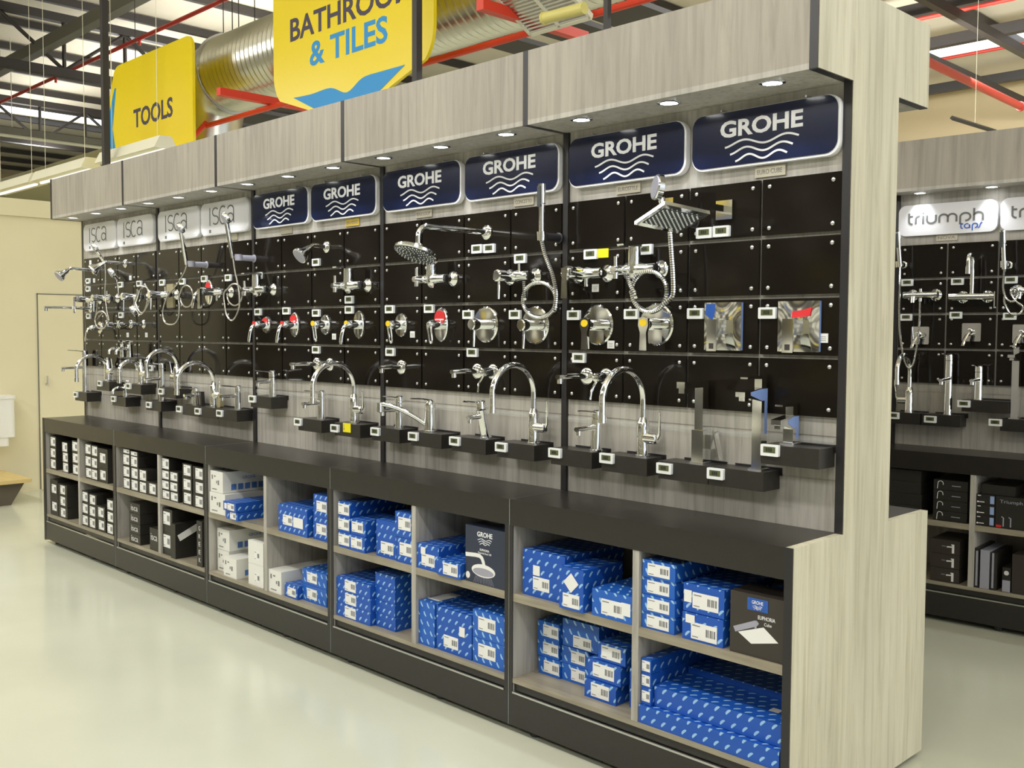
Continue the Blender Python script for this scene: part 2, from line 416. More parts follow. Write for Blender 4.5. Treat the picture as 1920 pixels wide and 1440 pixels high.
def roof_steel():
    # purlins along y under the sheets
    proto = None
    for i, x in enumerate([-24+1.5*k for k in range(25)]):
        if proto is None:
            m = MB(); m.box(-.04, .04, -9, 17, 6.17, 6.28); proto = m.build('roof_purlin', DARK, None, (x, 0, 0))
            tag(proto, 'dark steel roof purlin running above the aisles under the pale sheets', 'roof beam', 'roof purlins')
        else:
            o = proto.copy(); COL.objects.link(o); o.location = (x, 0, 0)
    # lattice trusses along y
    for x, lab in ((-7.6, 'dark lattice roof truss nearest above the far end of the display'), (-13.6, 'dark lattice roof truss far left, near the bright skylight')):
        t = thing('roof_truss', lab, 'roof truss', (x, 0, 0), 0, 'lattice roof trusses')
        m = MB(); m.box(-.06, .06, -9, 17, 5.95, 6.07); m.build('top_chord', DARK, t)
        m = MB(); m.box(-.07, .07, -9, 17, 5.18, 5.30); m.build('bottom_chord', DARK, t)
        m = MB(); y = -8.6; k = 0
        while y < 16:
            m.tube([(0, y, 5.28), (0, y, 5.97)], .03, 6); m.tube([(0, y, 5.28 if k % 2 else 5.97), (0, y+.9, 5.97 if k % 2 else 5.28)], .028, 6); y += .9; k += 1
        m.build('web_bars', DARK, t)
    for x, l in ((2.28, 'dark roof beam crossing at the upper right corner, right one'), (1.18, 'dark roof beam crossing at the upper right, left one')):
        m = MB(); m.box(x-.05, x+.05, 8.0, 17.3, 5.45, 5.57); tag(m.build('roof_beam', DARK), l, 'roof beam')
    # girders along x
    for y, z, mt, lab in ((2.75, 5.45, GREYST, 'grey steel girder crossing the roof above the yellow tools sign'), (10.9, 5.8, DARK, 'dark steel girder nearest of three behind the end panel'),
                          (12.6, 5.8, DARK, 'dark steel girder just before the white skylight strip'), (16.1, 5.95, DARK, 'dark steel girder against the tan rear wall')):
        m = MB(); m.box(-24, 15, y-.07, y+.07, z, z+.16); tag(m.build('roof_girder', mt), lab, 'roof girder', 'roof girders')
    for y, z, x0, lab in ((3.5, 5.5, -24, 'thin red sprinkler pipe high in the roof at the upper left'), (10.7, 5.70, -6, 'thin red sprinkler pipe under the nearest rear girder'), (14.0, 6.0, -6, 'thin red sprinkler pipe along the skylight edge')):
        m = MB(); m.cyl((x0, y, z), (15, y, z), .028, seg=8)
        for k in range(7): m.cyl((x0+3*k, y, z), (x0+3*k, y, z-.09), .02, seg=6)
        tag(m.build('sprinkler_pipe', REDP), lab, 'pipe', 'red sprinkler pipes')
    a = atz(1745, 118, 4.6); b = atz(1915, 200, 4.6)
    m = MB(); m.cyl(a-(b-a)*.6, b, .05, seg=14); m.lathe(b, b-a, [(-.06, .062), (0, .062), (0, .04)])
    tag(m.build('red_main_pipe', REDP), 'thick orange red pipe hanging diagonally at the upper right', 'pipe')
    # hanging dark lamp bar seen over the second island
    p = F1.at(1785, 221, 6.0); q = atz(1868, 247, p.z)
    m = MB(); m.tube([p, q], .02, 4)
    t = thing('hanging_light_bar', 'dark suspended light bar in front of the tan rear wall', 'lamp', (0, 0, 0))
    m.build('housing', DARK, t); c = (p+q)/2
    m = MB(); m.cyl(c, (c.x, c.y, 6.2), .002, seg=5); m.build('suspension_wire', LAMPH, t)

def ducts():
    t = thing('spiral_duct', 'large ribbed silver spiral air duct running behind the yellow signs', 'air duct')
    m = MB(); path = []; R = []; x = -.92; k = 0
    while x < 8.8:
        path.append((x, 2.05, 3.88)); R.append(.345 if k % 2 else .332); x += .035; k += 1
    m.tube(path, R, 40); m.build('round_pipe', GALV, t)
    m = MB(); m.tube([(-.92, 2.05, 3.88), (-1.10, 2.05, 3.86), (-1.26, 2.05, 3.76), (-1.35, 2.05, 3.60), (-1.37, 2.05, 3.40), (-1.37, 2.05, 2.2)], [.35, .34, .33, .31, .29, .27], 28)
    m.build('elbow', GALV, t)
    m = MB()
    m.tube([(-.96, 2.05, 3.88), (-.92, 2.05, 3.88)], .362, 40)
    m.build('joint_ring', SATIN, t)
    o = thing('air_grille', 'pale louvred air grille on the duct above the display', 'air grille', (0, 0, 0))
    c = at(1012, 4, 1.58); ax = Vector((.24, 0, 0)); ay = Vector((0, .75, -.40)).normalized()
    nrm = ax.cross(ay).normalized()
    fr = MB()
    for sx in (-1, 1, 0): fr.obox(c+ax*sx, (.010, 0, 0), ay*.20, nrm*.015)
    for sy in (-1, 1): fr.obox(c+ay*.20*sy, ax, ay*.012, nrm*.015)
    fr.build('frame', LAMPH, o)
    sl = MB()
    for k in range(15): sl.obox(c+ay*(-.18+.0257*k), ax*.98, ay*.006, nrm*.010)
    sl.build('louvres', SATIN, o)
    m = MB(); m.tube([(-12, 2.3, 3.28), (-2.15, 2.3, 3.28)], .36, 32)
    tag(m.build('painted_duct', OLIVE), 'olive painted round duct at the far left behind the tube lamps', 'air duct')
    for x, lab in ((.12, 'orange red support bar under the duct, left of the bathroom sign'), (3.17, 'orange red support bar under the duct, right of the bathroom sign')):
        m = MB(); m.box(x-.03, x+.03, 1.34, 2.26, 3.405, 3.465); 
        tag(m.build('duct_support_bar', RED), lab, 'support bar', 'red duct support bars')
    m = MB(); m.cyl((-.95, 1.8, 3.38), (9, 1.8, 3.38), .022, seg=10); m.cyl((-.95, 1.8, 3.41), (-.95, 1.62, 3.2), .022, seg=10)
    tag(m.build('sprinkler_branch', RED), 'red sprinkler pipe running just above the display canopy', 'pipe')

def hanging_signs():
    Y = 1.40
    # bathroom sign: shield with a downward point
    out = []
    xl, xr, xc = .86, 2.70, 1.78
    out += [(xl, 4.02)]+[(xl, 3.50)]+arc(xl+.22, 3.44, .22, .26, 180, 232, 6)+[(xc-.03, 2.98), (xc+.03, 2.98)]+arc(xr-.22, 3.44, .22, .26, -52, 0, 6)+[(xr, 4.02)]
    out = out + arc(xr-.15, 4.02, .15, .15, 0, 90, 5)+arc(xl+.15, 4.02, .15, .15, 90, 180, 5)
    t = thing('hanging_sign', 'yellow hanging sign reading BATHROOM & TILES with a blue swoosh', 'sign', (0, 0, 0), 0, 'yellow hanging department signs')
    m = MB(); m.prism(out, Y-.012, Y+.012); m.build('board', YELL, t)
    text_part('lettering', 'BATHROOM', STXT, t, 1.09, 2.50, 3.635, 3.80, Y-.012, .020)
    text_part('lettering', '& TILES', SBLUE, t, 1.34, 2.24, 3.415, 3.59, Y-.012, .022)
    m = MB(); top = spline([(1.13, 3.232, 0), (1.36, 3.222, 0), (1.60, 3.226, 0), (1.79, 3.165, 0), (1.97, 3.232, 0), (2.18, 3.238, 0), (2.42, 3.236, 0)], 5)
    pts = [(p.x, p.y) for p in top]+[(2.12, 3.10), (1.80, 2.99), (1.76, 2.99), (1.43, 3.10)]
    m.prism(list(reversed(pts)), Y-.0145, Y-.0122); m.build('swoosh', SBLUE, t)
    m = MB(); m.cyl((1.1, Y, 4.1), (1.1, Y, 6.1), .006, seg=6); m.build('hanger', DARK, t)
    # tools sign: arrow pointing left
    t = thing('hanging_sign', 'yellow hanging sign reading TOOLS with a blue arrow edge', 'sign', (0, 0, 0), 0, 'yellow hanging department signs')
    out = [(-2.17, 3.46), (-2.04, 3.15), (-1.88, 2.86), (-.62, 2.86)]+arc(-.50, 2.96, .10, .10, -90, 0, 4)+arc(-.50, 3.90, .10, .10, 0, 90, 4)+arc(-1.83, 3.86, .14, .14, 90, 160, 5)
    m = MB(); m.prism(out, Y-.012, Y+.012); m.build('board', YELL, t)
    text_part('lettering', 'TOOLS', STXT, t, -1.53, -.76, 3.375, 3.545, Y-.012, .024)
    m = MB(); m.prism([(-2.125, 3.46), (-1.97, 3.12), (-1.90, 3.12), (-1.985, 3.44), (-1.895, 3.80), (-1.925, 3.80)], Y-.0145, Y-.0122); m.build('swoosh', SBLUE, t)
    m = MB(); m.cyl((-1.5, Y, 3.98), (-1.5, Y, 6.1), .004, seg=6); m.build('hanger', DARK, t)
    lab = ('dark grey ceiling pole at the left, in front of the tools sign', 'dark grey ceiling pole in front of the bathroom sign', 'thin dark ceiling pole to the right of the air grille')
    for (px, y, r), l in zip(((196, .93, .026), (782, 1.25, .022), (1138, 1.25, .014)), lab):
        x = at(px, 100, y).x; m = MB(); m.box(x-r, x+r, y-r, y+r, 2.79, 6.1)
        tag(m.build('ceiling_pole', DARK), l, 'pole', 'dark poles hanging from the roof')

def tube_lamps():
    labs = ('long cream tube lamp fitting, leftmost of the hanging row', 'long cream tube lamp fitting, middle of the hanging row', 'long cream tube lamp fitting overlapping the tools sign')
    for (x0, x1), l in zip(((-4.35, -3.12), (-3.05, -1.78), (-1.48, -.30)), labs):
        t = thing('tube_lamp', l, 'lamp', (0, 1.1, 0), 0, 'hanging tube lamp fittings')
        m = MB(); m.prism_x([(-.10, 3.01), (.10, 3.01), (.05, 3.11), (-.05, 3.11)], x0, x1); m.build('housing', LAMPH, t)
        m = MB(); m.cyl((x0+.03, 0, 3.005), (x1-.03, 0, 3.005), .015, seg=10); m.build('tube', TUBEE, t)
        m = MB()
        for x in (x0+.15, x1-.15): m.cyl((x, 0, 3.09), (x, 0, 6.1), .0025, seg=5)
        m.build('suspension_wire', LAMPH, t)
    # long grey fitting hanging crosswise further away at the far left
    t = thing('tube_lamp', 'long grey tube fitting hanging crosswise high at the far left', 'lamp', (-9.5, 0, 0), 0, 'hanging tube lamp fittings')
    m = MB(); m.box(-.09, .09, 1.2, 5.1, 4.60, 4.70); m.build('housing', GREYST, t)
    m = MB(); m.cyl((0, 1.3, 4.58), (0, 5.0, 4.58), .03, seg=8); m.build('tube', LAMPH, t)
    m = MB()
    for y in (1.6, 3, 4.6): m.cyl((0, y, 4.7), (0, y, 6.1), .006, seg=5)
    m.build('suspension_wire', LAMPH, t)
    # housings added out of frame over the aisles to hold the fill lights
    first = None
    for y, dx in ((-2.6, 0), (5.0, .5)):
        for x in (-5.0, -.5, 4.0, 8.5):
            if y > 0 and x < 4: continue
            if first is None:
                first = thing('fill_light_housing', 'added white housing of a fill light, out of frame over the aisle', 'lamp', (x+dx, y, 4.8), 0, 'added fill light housings')
                m = MB(); m.box(-1.8, 1.8, -.17, .17, .0, .08); m.build('housing', LAMPH, first)
                m = MB()
                for xx in (-1.6, 1.6): m.cyl((xx, 0, .08), (xx, 0, 1.28), .004, seg=5)
                m.build('suspension_wire', LAMPH, first)
            else: dup(first, (x+dx, y, 4.8))
    a, b = at(1022, 34, 1.45), at(1096, 15, 1.45)
    m = MB(); m.cyl(a, b, .032, seg=12); m.cyl(a-(b-a)*.04, a, .036, seg=12); tag(m.build('tube_fitting', mat('yellowish_tube', rgb(226, 216, 130), .4)), 'short pale yellow tube fitting beside the air grille', 'lamp')
    # black flat trays hanging beyond the duct
    for (px, py, w_, lab) in ((458, 219, .30, 'small black tray hanging left of the bathroom sign'), (543, 196, .34, 'black tray hanging beside the lower left of bathroom sign'), (435, 240, .22, 'small black tray low by the end of the red pipe'), (1075, 62, .22, 'black tray just right of the nearer red support bar'), (965, 88, .16, 'black tray under the pipe near the second canopy joint'), (1185, 34, .24, 'black tray above the nearest canopy, right of the thin pole')):
        q = atz(px, py, 3.9); m = MB(); m.box(-w_, w_, -.6, .6, 0, .04)
        m.cyl((-w_*.8, 0, .04), (-w_*.8, 0, 2.2), .006, seg=5); m.cyl((w_*.8, 0, .04), (w_*.8, 0, 2.2), .006, seg=5)
        tag(m.build('ceiling_tray', DARK, None, q), lab, 'tray', 'black hanging trays')

def toilet():
    t = thing('toilet_cistern', 'white ceramic toilet cistern above a wooden step at the left edge', 'toilet', (-2.392, 0, 0))
    def tank(x0, x1, y0, y1, z0, z1, r, mt, nm):
        m = MB(); b = rrect(y0, y1, x0, x1, r, 5); n = len(b)
        base = len(m.v); m.v += [(p[1], p[0], z0) for p in b]+[(p[1]+.0, p[0], z1) for p in b]
        m.face(range(n)); m.face([n+i for i in reversed(range(n))])
        for i in range(n): m.face((i, n+i, n+(i+1) % n, (i+1) % n))
        return m.build(nm, mt, t)
    tank(-.10, .10, .17, .575, .55, .905, .05, CERAM, 'tank')
    tank(-.105, .11, .16, .585, .905, .935, .05, CERAM, 'lid')
    tank(-.09, .09, .21, .52, .47, .55, .04, CERAM, 'tank_base')
    t2 = thing('display_step', 'low pine topped display step at the left edge of the floor', 'display step', (-1.9, 0, 0))
    m = MB(); m.box(-.58, .15, -1.2, .515, .195, .225); m.build('step_top', PINE, t2)
    m = MB(); m.prism_x([(-1.1, .0), (.36, .0), (.48, .195), (-1.1, .195)], -.55, .08); m.build('step_base', mat('shaded_step_base', rgb(92, 84, 72), .6), t2)  # dark brown carries the shadow under the step top

room(); roof_steel(); ducts(); hanging_signs(); tube_lamps(); toilet()

# ---------------------------------------------------------------- display islands: cabinets, wall panels, canopies
FAR = ['farthest', 'second farthest', 'middle', 'second nearest', 'nearest']
def cabinet(F, u0, u1, label, group, last=False):
    t = thing('display_cabinet', label, 'cabinet', F.w(u0, 0, 0), F.a, group); w_ = u1-u0; dp = 2*MID
    m = MB(); m.box(0.0, w_, 0.0, dp, ZC-.012, ZC); m.box(0, w_, 0, .02, .809, ZC-.012); m.box(0, w_, dp-.02, dp, .809, ZC-.012); m.build('countertop', TOPM, t)
    for a, b in ((.001, .018), (w_-.026, w_-.001)):
        if last and a > .1: continue
        m = MB(); m.box(a, b, .004, dp-.02, .03, .809, 0); m.box(a, b, 0.0, .004, .03, .809, 1)
        m.box(b-.0012, b+.0006, -.0008, .0, .03, .809, 2) if a > .1 else None
        m.build('side_panel', [WOODP, TRIM, SATIN], t)
    m = MB(); m.box(.018, w_-.027 if not last else w_-.001, .43, .445, .03, .897); m.build('back_board', WOODP, t)
    c = .613 if F is F1 else w_/2; e = w_-(.001 if last else .026)
    m = MB(); m.box(c-.014, c+.014, .003, .43, .215, .809); m.build('partition', WOODP, t)
    for a, b in ((.018, c-.014), (c+.014, e)):
        m = MB(); m.box(a, b, .003, .43, .515, .545); m.build('shelf', SHELFM, t)
    m = MB(); m.box(.018, e, .002, .43, .197, .215); m.build('bottom_shelf', SHELFM, t)
    m = MB(); m.box(.018, e, .012, .03, .165, .197); m.build('recess_rail', BLACK, t)
    m = MB(); m.box(.018, e, .0, .018, .03, .157); m.build('plinth', BLACK, t)
    m = MB(); m.box(.02, w_-.028, -.002, .006, .157, .164); m.build('metal_strip', SATIN, t)
    if u0 > .5:
        m = MB(); m.box(.0002, .003, -.0015, D-.014, ZC+.0002, ZC+.0012); m.box(.0002, .003, -.0025, -.0004, .81, ZC+.0012); m.build('seam_strip', SATIN, t)
    for xx in (.1, w_*.62):
        m = MB(); m.cyl((xx, .05, 0), (xx, .05, .03), .022, seg=10); m.build('foot', TRIM, t)
    m = MB(); m.box(.018, e, dp-.018, dp-.002, .03, .809); m.build('rear_board', BLACK, t)
    return t
def wall_panel(F, u0, u1, label, group, last=False):
    t = thing('display_wall', label, 'display wall', F.w(u0, 0, ZC), F.a, group); w_ = u1-u0; h = ZS-ZC
    m = MB(); m.box(0, w_, D, 2*MID-D, 0, .165); z = .17
    m.box(0, w_, D+.003, 2*MID-D, .165, .17)
    for a, b in ((.17, .305), (.31, h)): m.box(0, w_, D, 2*MID-D, a, b)
    m.box(0, w_, D+.003, 2*MID-D, .305, .31)
    m.build('panel', WOODP, t)
    if not last:
        m = MB(); m.box(w_-.016, w_+.012, D-.012, D+.002, 0.0, h-.001); m.build('divider_strip', TRIM, t)
    return t
def canopy(F, u0, u1, label, group, ff=FF, last=False):
    t = thing('canopy', label, 'canopy', F.w(u0, 0, ZS), F.a, group); w_ = u1-u0; h = ZT-ZS
    e = w_-(.0 if last else .026)
    m = MB(); m.box(0, e, ff, ff+.018, 0.018, h); m.build('fascia', WOOD, t)
    m = MB(); m.box(0, e, 2*MID-ff-.018, 2*MID-ff, .018, h); m.build('rear_fascia', WOOD, t)
    m = MB(); m.box(0, e, ff, 2*MID-ff, 0, .018); m.build('soffit', WOODP, t)
    m = MB(); m.box(0, w_, ff+.018, 2*MID-ff-.018, h-.02, h-.004); m.build('top_board', WOODP, t)
    if not last:
        m = MB(); m.box(e, w_, ff-.001, 2*MID-ff, -.001, h); m.build('edge_trim', TRIM, t)
    return t
nm5 = FAR
for k in range(5):
    u0, u1 = k*W, (k+1)*W - (.019 if k == 4 else 0)
    cabinet(F1, u0, u1, f'{nm5[k]} black topped shelf cabinet of the main display', 'main display cabinets', k == 4)
    wall_panel(F1, u0, u1, f'grey laminate display wall above the {nm5[k]} cabinet', 'main display walls', k == 4)
    canopy(F1, u0, u1, f'grey laminate canopy over the {nm5[k]} display wall', 'main display canopies', last=(k == 4))
for k, nn in ((0, 'nearer'), (1, 'right hand')):
    u0, u1 = -.453+1.1*k, -.453+1.1*(k+1)
    cabinet(F2, u0, u1, f'{nn} black topped cabinet of the display in the next aisle', 'next aisle cabinets')
    wall_panel(F2, u0, u1, f'grey display wall above the {nn} next aisle cabinet', 'next aisle walls')
    canopy(F2, u0, u1, f'grey canopy over the {nn} next aisle display wall', 'next aisle canopies', ff=.165)
cabinet(F2, -1.553, -.453, 'next aisle cabinet mostly hidden behind the brightly lit end panel', 'next aisle cabinets')
wall_panel(F2, -1.553, -.453, 'next aisle display wall mostly hidden behind the brightly lit end panel', 'next aisle walls')
canopy(F2, -1.553, -.453, 'next aisle canopy mostly hidden behind the brightly lit end panel', 'next aisle canopies', ff=.165)

def gable(F, u0, u1, label):
    t = thing('end_panel', label, 'end panel', F.w(u0, 0, 0), F.a)
    def prof(e):  # outline in v,z with inset
        return [(0+e, .02), (2*MID-e, .02), (2*MID-e, ZC), (2*MID-D-e, ZC), (2*MID-D-e, ZS), (2*MID-FF-e, ZS), (2*MID-FF-e, ZT+.004), (FF+e, ZT+.004), (FF+e, ZS), (D-.012+e, ZS), (D-.012+e, ZC), (0+e, ZC)]
    w_ = u1-u0
    # concave outline built from convex blocks
    m = MB()
    for (a, b, c, d) in ((0, 2*MID, .02, ZC), (D-.012, 2*MID-D, ZC, ZS), (FF, 2*MID-FF, ZS, ZT+.004)):
        m.box(.002, w_, a+.001, b, c, d)
    m.build('panel', WOODLIT, t)
    m = MB(); m.box(0, w_-.002, -.002, .001, .02, ZC); m.box(0, w_-.002, D-.015, D-.011, ZC, ZS-.001); m.box(0, w_-.002, FF-.002, FF+.001, ZS, ZT+.004)
    m.box(0, w_-.002, FF, D-.012, ZS-.002, ZS); m.box(0, w_-.002, 2*MID-D, 2*MID-FF, ZS-.002, ZS)
    m.build('edge_trim', TRIM, t)
    return t
gable(F1, 5.981, 6.011, 'brightly lit laminate end panel closing the near end of the main display')
gable(F1, -.026, 0.0, 'lit tone laminate end panel at the far end of the main display')

# downlights in the canopies
def downlight(F, u, v, label, group):
    global DL
    if DL is None:
        t = thing('downlight', label, 'downlight', F.w(u, v, ZS), F.a, group)
        m = MB(); m.lathe((0, 0, 0), (0, 0, -1), [(-.0005, .042), (.004, .042), (.006, .036), (.006, .031), (-.0005, .030)], 24); m.build('bezel', CHROME, t)
        m = MB(); m.lathe((0, 0, 0), (0, 0, -1), [(-.0003, .030), (.004, .029), (.005, .024)], 20); m.build('lens', LAMPE, t)
        DL = t
    else:
        t = dup(DL, F.w(u, v, ZS), F.a, label, group)
    d = bpy.data.lights.new('downlight_beam', 'SPOT'); d.energy = 7; d.spot_size = math.radians(95); d.spot_blend = .8; d.shadow_soft_size = .025; d.color = (.93, .96, 1)
    o = bpy.data.objects.new('downlight_beam', d); COL.objects.link(o); o.location = F.w(u, v, ZS-.012)
DL = None
PL3 = ['left', 'middle', 'right']
for k in range(15):
    downlight(F1, .20+.4*k+.02, .147, f'small bright round downlight, {PL3[k % 3]} one under the {nm5[k//3]} canopy', 'main canopy downlights')
downlight(F2, -.31, .252, 'small bright downlight above the first sign of the next aisle', 'next aisle downlights')
downlight(F2, .07, .252, 'small bright downlight above the right end of the first next aisle sign', 'next aisle downlights')
downlight(F2, .46, .252, 'small bright downlight above the second sign of the next aisle', 'next aisle downlights')

# ---------------------------------------------------------------- black boards with four studs
BP = {}
def board(F, u, z, label, group, w_=.283, h=.186):
    key = round(w_, 3)
    if key not in BP:
        t = thing('display_board', label, 'display board', F.w(u, D, z), F.a, group)
        m = MB(); m.box(0, w_, -(D-BF), -.006, 0, h); m.build('board', BOARD, t)
        for sx in (.027, w_-.027):
            for sz in (.024, h-.024):
                m = MB(); m.lathe((sx, -(D-BF)+.0005, sz), (0, -1, 0), [(0, .0068), (.003, .0068), (.005, .0045), (.006, .002)], 12)
                m.cyl((sx, -.006, sz), (sx, .001, sz), .006, seg=8); m.build('stud', SATIN, t)
        BP[key] = t
    else: t = dup(BP[key], F.w(u, D, z), F.a, label, group)
ROWZ = [1.877, 1.678, 1.479, 1.281]
RN = ['top', 'second', 'third', 'bottom']; CN = ['first', 'second', 'third', 'fourth']
for k in range(5):
    for r in range(4):
        for c in range(4):
            board(F1, k*W+.019+.293*c, ROWZ[r], f'glossy black studded board, {RN[r]} row, {CN[c]} column of the {nm5[k]} display wall', 'boards of the main display')
for k in range(2):
    for r in range(4):
        for c in range(4):
            board(F2, -.453+1.1*k+.022+.2685*c, ROWZ[r]-.012, f'glossy black studded board, {RN[r]} row, {CN[c]} column of the {("nearer","right hand")[k]} next aisle wall', 'boards of the next aisle', w_=.258)

# ---------------------------------------------------------------- brand signs
def waves(parent, x0, x1, z0, z1, y, wd=.0065, m_=None):
    m = MB()
    for i in range(3):
        ind = (x1-x0)*.075*i; a, b = x0+ind, x1-ind*1.0; zz = z1-(z1-z0)*(.22+.30*i)
        pts = []
        for k in range(33):
            t = k/32; pts.append((a+(b-a)*t, zz+(z1-z0)*.115*math.sin(t*1.75*2*PI-1.35)))
        m.stroke(pts, wd, y)
    return m.build('wave_emblem', m_ or SIGNW, parent, smooth=False)
def sign_navy(F, u, label):
    t = thing('brand_sign', label, 'sign', F.w(u, 0, 0), F.a, 'navy brand signs'); y1 = D-.004
    m = MB(); m.prism(rrect(0, .560, 2.114, 2.306, .045), D-.030, y1); m.build('back_plate', SIGNW, t)
    m = MB(); m.prism(rrect(.002, .552, 2.121, 2.304, .042), D-.033, D-.0302); m.build('face', NAVY, t)
    text_part('lettering', 'GROHE', SIGNW, t, .118, .432, 2.217, 2.274, D-.033, .030)
    waves(t, .138, .418, 2.128, 2.212, D-.033)
    m = MB()
    for x in (.12, .44):
        m.cyl((x, D-.0335, 2.312), (x, D-.001, 2.312), .004, seg=6)
    m.build('fixing', SATIN, t)
    return t
ISCA = [[(0, 1.0), (0, -.02)], [(.005, -.24), (.005, -.42)],
        arc(.42, .73, .22, .23, 40, 270, 12)+arc(.42, .27, .22, .23, 90, -140, 12),
        arc(.96, .5, .26, .5, 55, 305, 16),
        arc(1.52, .72, .22, .24, 160, 0, 10)+[(1.74, .1), (1.76, 0)], arc(1.50, .30, .22, .24, 0, 360, 18)]
def sign_isca(F, u, label):
    t = thing('brand_sign', label, 'sign', F.w(u, 0, 0), F.a, 'silver white brand signs')
    m = MB(); m.prism(rrect(0, .560, 2.114, 2.306, .045), D-.026, D-.004); m.build('back_plate', SIGNW, t)
    m = MB(); m.prism(rrect(.003, .556, 2.118, 2.303, .042), D-.029, D-.0262); m.build('face', SIGNG, t)
    m = MB(); s = .104
    for i, st in enumerate(ISCA):
        m.stroke([(.115+p[0]*s*1.55, 2.172+p[1]*s) for p in st], .008 if i != 1 else .021, D-.029, 0)
    m.build('lettering', LETG, t, smooth=False)
    return t
TRI = [[(0, 1.35), (0, .35)]+arc(.35, .35, .35, .35, 180, 270, 6), [(0, .95), (.38, .95)],
       [(.62, 0), (.62, .6)]+arc(.98, .6, .36, .36, 180, 90, 6), [(1.28, 0), (1.28, .98)], [(1.28, 1.18), (1.28, 1.34)],
       [(1.62, .98), (1.62, .45)]+arc(2.02, .42, .40, .42, 180, 360, 10)+[(2.42, .98)],
       [(2.72, 0), (2.72, .55)]+arc(3.10, .58, .38, .38, 180, 0, 8)+[(3.48, 0)], arc(3.86, .58, .38, .38, 180, 0, 8)+[(4.24, 0)],
       [(4.56, -.35), (4.56, .5)]+arc(5.0, .5, .44, .46, 180, -90, 14), [(5.74, 1.45), (5.74, 0)], arc(6.12, .58, .38, .38, 180, 0, 8)+[(6.50, 0)]]
TAPS = [[(0, 1.2), (0, .3)]+arc(.3, .3, .3, .3, 180, 270, 5), [(0, .95), (.35, .95)], arc(.95, .5, .42, .45, 60, 400, 14)+[(1.38, 0)], [(1.75, -.5), (1.75, .5)]+arc(2.15, .5, .4, .45, 180, -90, 12), [(3.25, 1.0), (3.05, .98), (2.95, .7), (2.85, .15), (2.6, 0)]]
def sign_tri(F, u, label):
    t = thing('brand_sign', label, 'sign', F.w(u, 0, 0), F.a, 'next aisle brand signs')
    m = MB(); m.prism(rrect(0, .534, 2.103, 2.276, .042), D-.030, D-.004); m.build('face', SIGNG, t)
    m = MB(); s = .0415
    for st in TRI: m.stroke([(.060+p[0]*s*1.48, 2.168+p[1]*s*1.12) for p in st], .0105, D-.030)
    m.build('lettering', LETG, t, smooth=False)
    m = MB()
    for st in TAPS: m.stroke([(.345+p[0]*.0345, 2.128+p[1]*.026) for p in st], .006, D-.030)
    m.build('small_lettering', LETB, t, smooth=False)
for k in (2, 3, 4):
    for j in (0, 1): sign_navy(F1, k*W+(.033, .620)[j], f'navy GROHE wave sign, {("left","right")[j]} of the pair on the {nm5[k]} display wall'.replace('GROHE wave', 'wave logo'))
for k in (0, 1):
    for j in (0, 1): sign_isca(F1, k*W+(.045, .622)[j], f'white thin lettered sign, {("left","right")[j]} of the pair on the {nm5[k]} display wall')
for k, l in enumerate(('left', 'cut off right')): sign_tri(F2, -.440+.548*k, f'white rounded sign with grey lettering, {l} one in the next aisle')
sign_tri(F2, .67, 'white rounded sign with grey lettering beyond the right picture edge')

def plate(F, u, z, txt, label, mt=PLATE, w_=.115):
    t = thing('range_plate', label, 'name plate', F.w(u, 0, z), F.a, 'small range name plates')
    m = MB(); m.box(0, w_, D-.006, D-.001, 0, .036); m.build('plate', mt, t)
    if txt: text_part('lettering', txt, INK, t, w_*.08, w_*.9, .010, .026, D-.006, 0, .0006)
plate(F1, 5.66, 2.074, 'EURO CUBE', 'engraved plate under the nearest right sign')
plate(F1, 5.055, 2.074, 'EUROSTYLE', 'shiny engraved plate under the nearest left sign')
plate(F1, 4.50, 2.074, 'CONCETTO', 'engraved plate beside the slim hand shower')
plate(F1, 3.85, 2.074, 'BAU LOOP', 'engraved plate under left sign of second nearest wall')
plate(F1, 3.29, 2.074, 'BAU EDGE', 'gold tinted plate under the middle wall right sign', PLATY)
plate(F1, 2.68, 2.074, None, 'plain grey plate under the middle wall left sign')
plate(F1, 2.10, 2.074, None, 'grey plate beside the second farthest right hand shower')
plate(F2, -.235, 2.068, 'NOVA', 'engraved plate under the first next aisle sign')

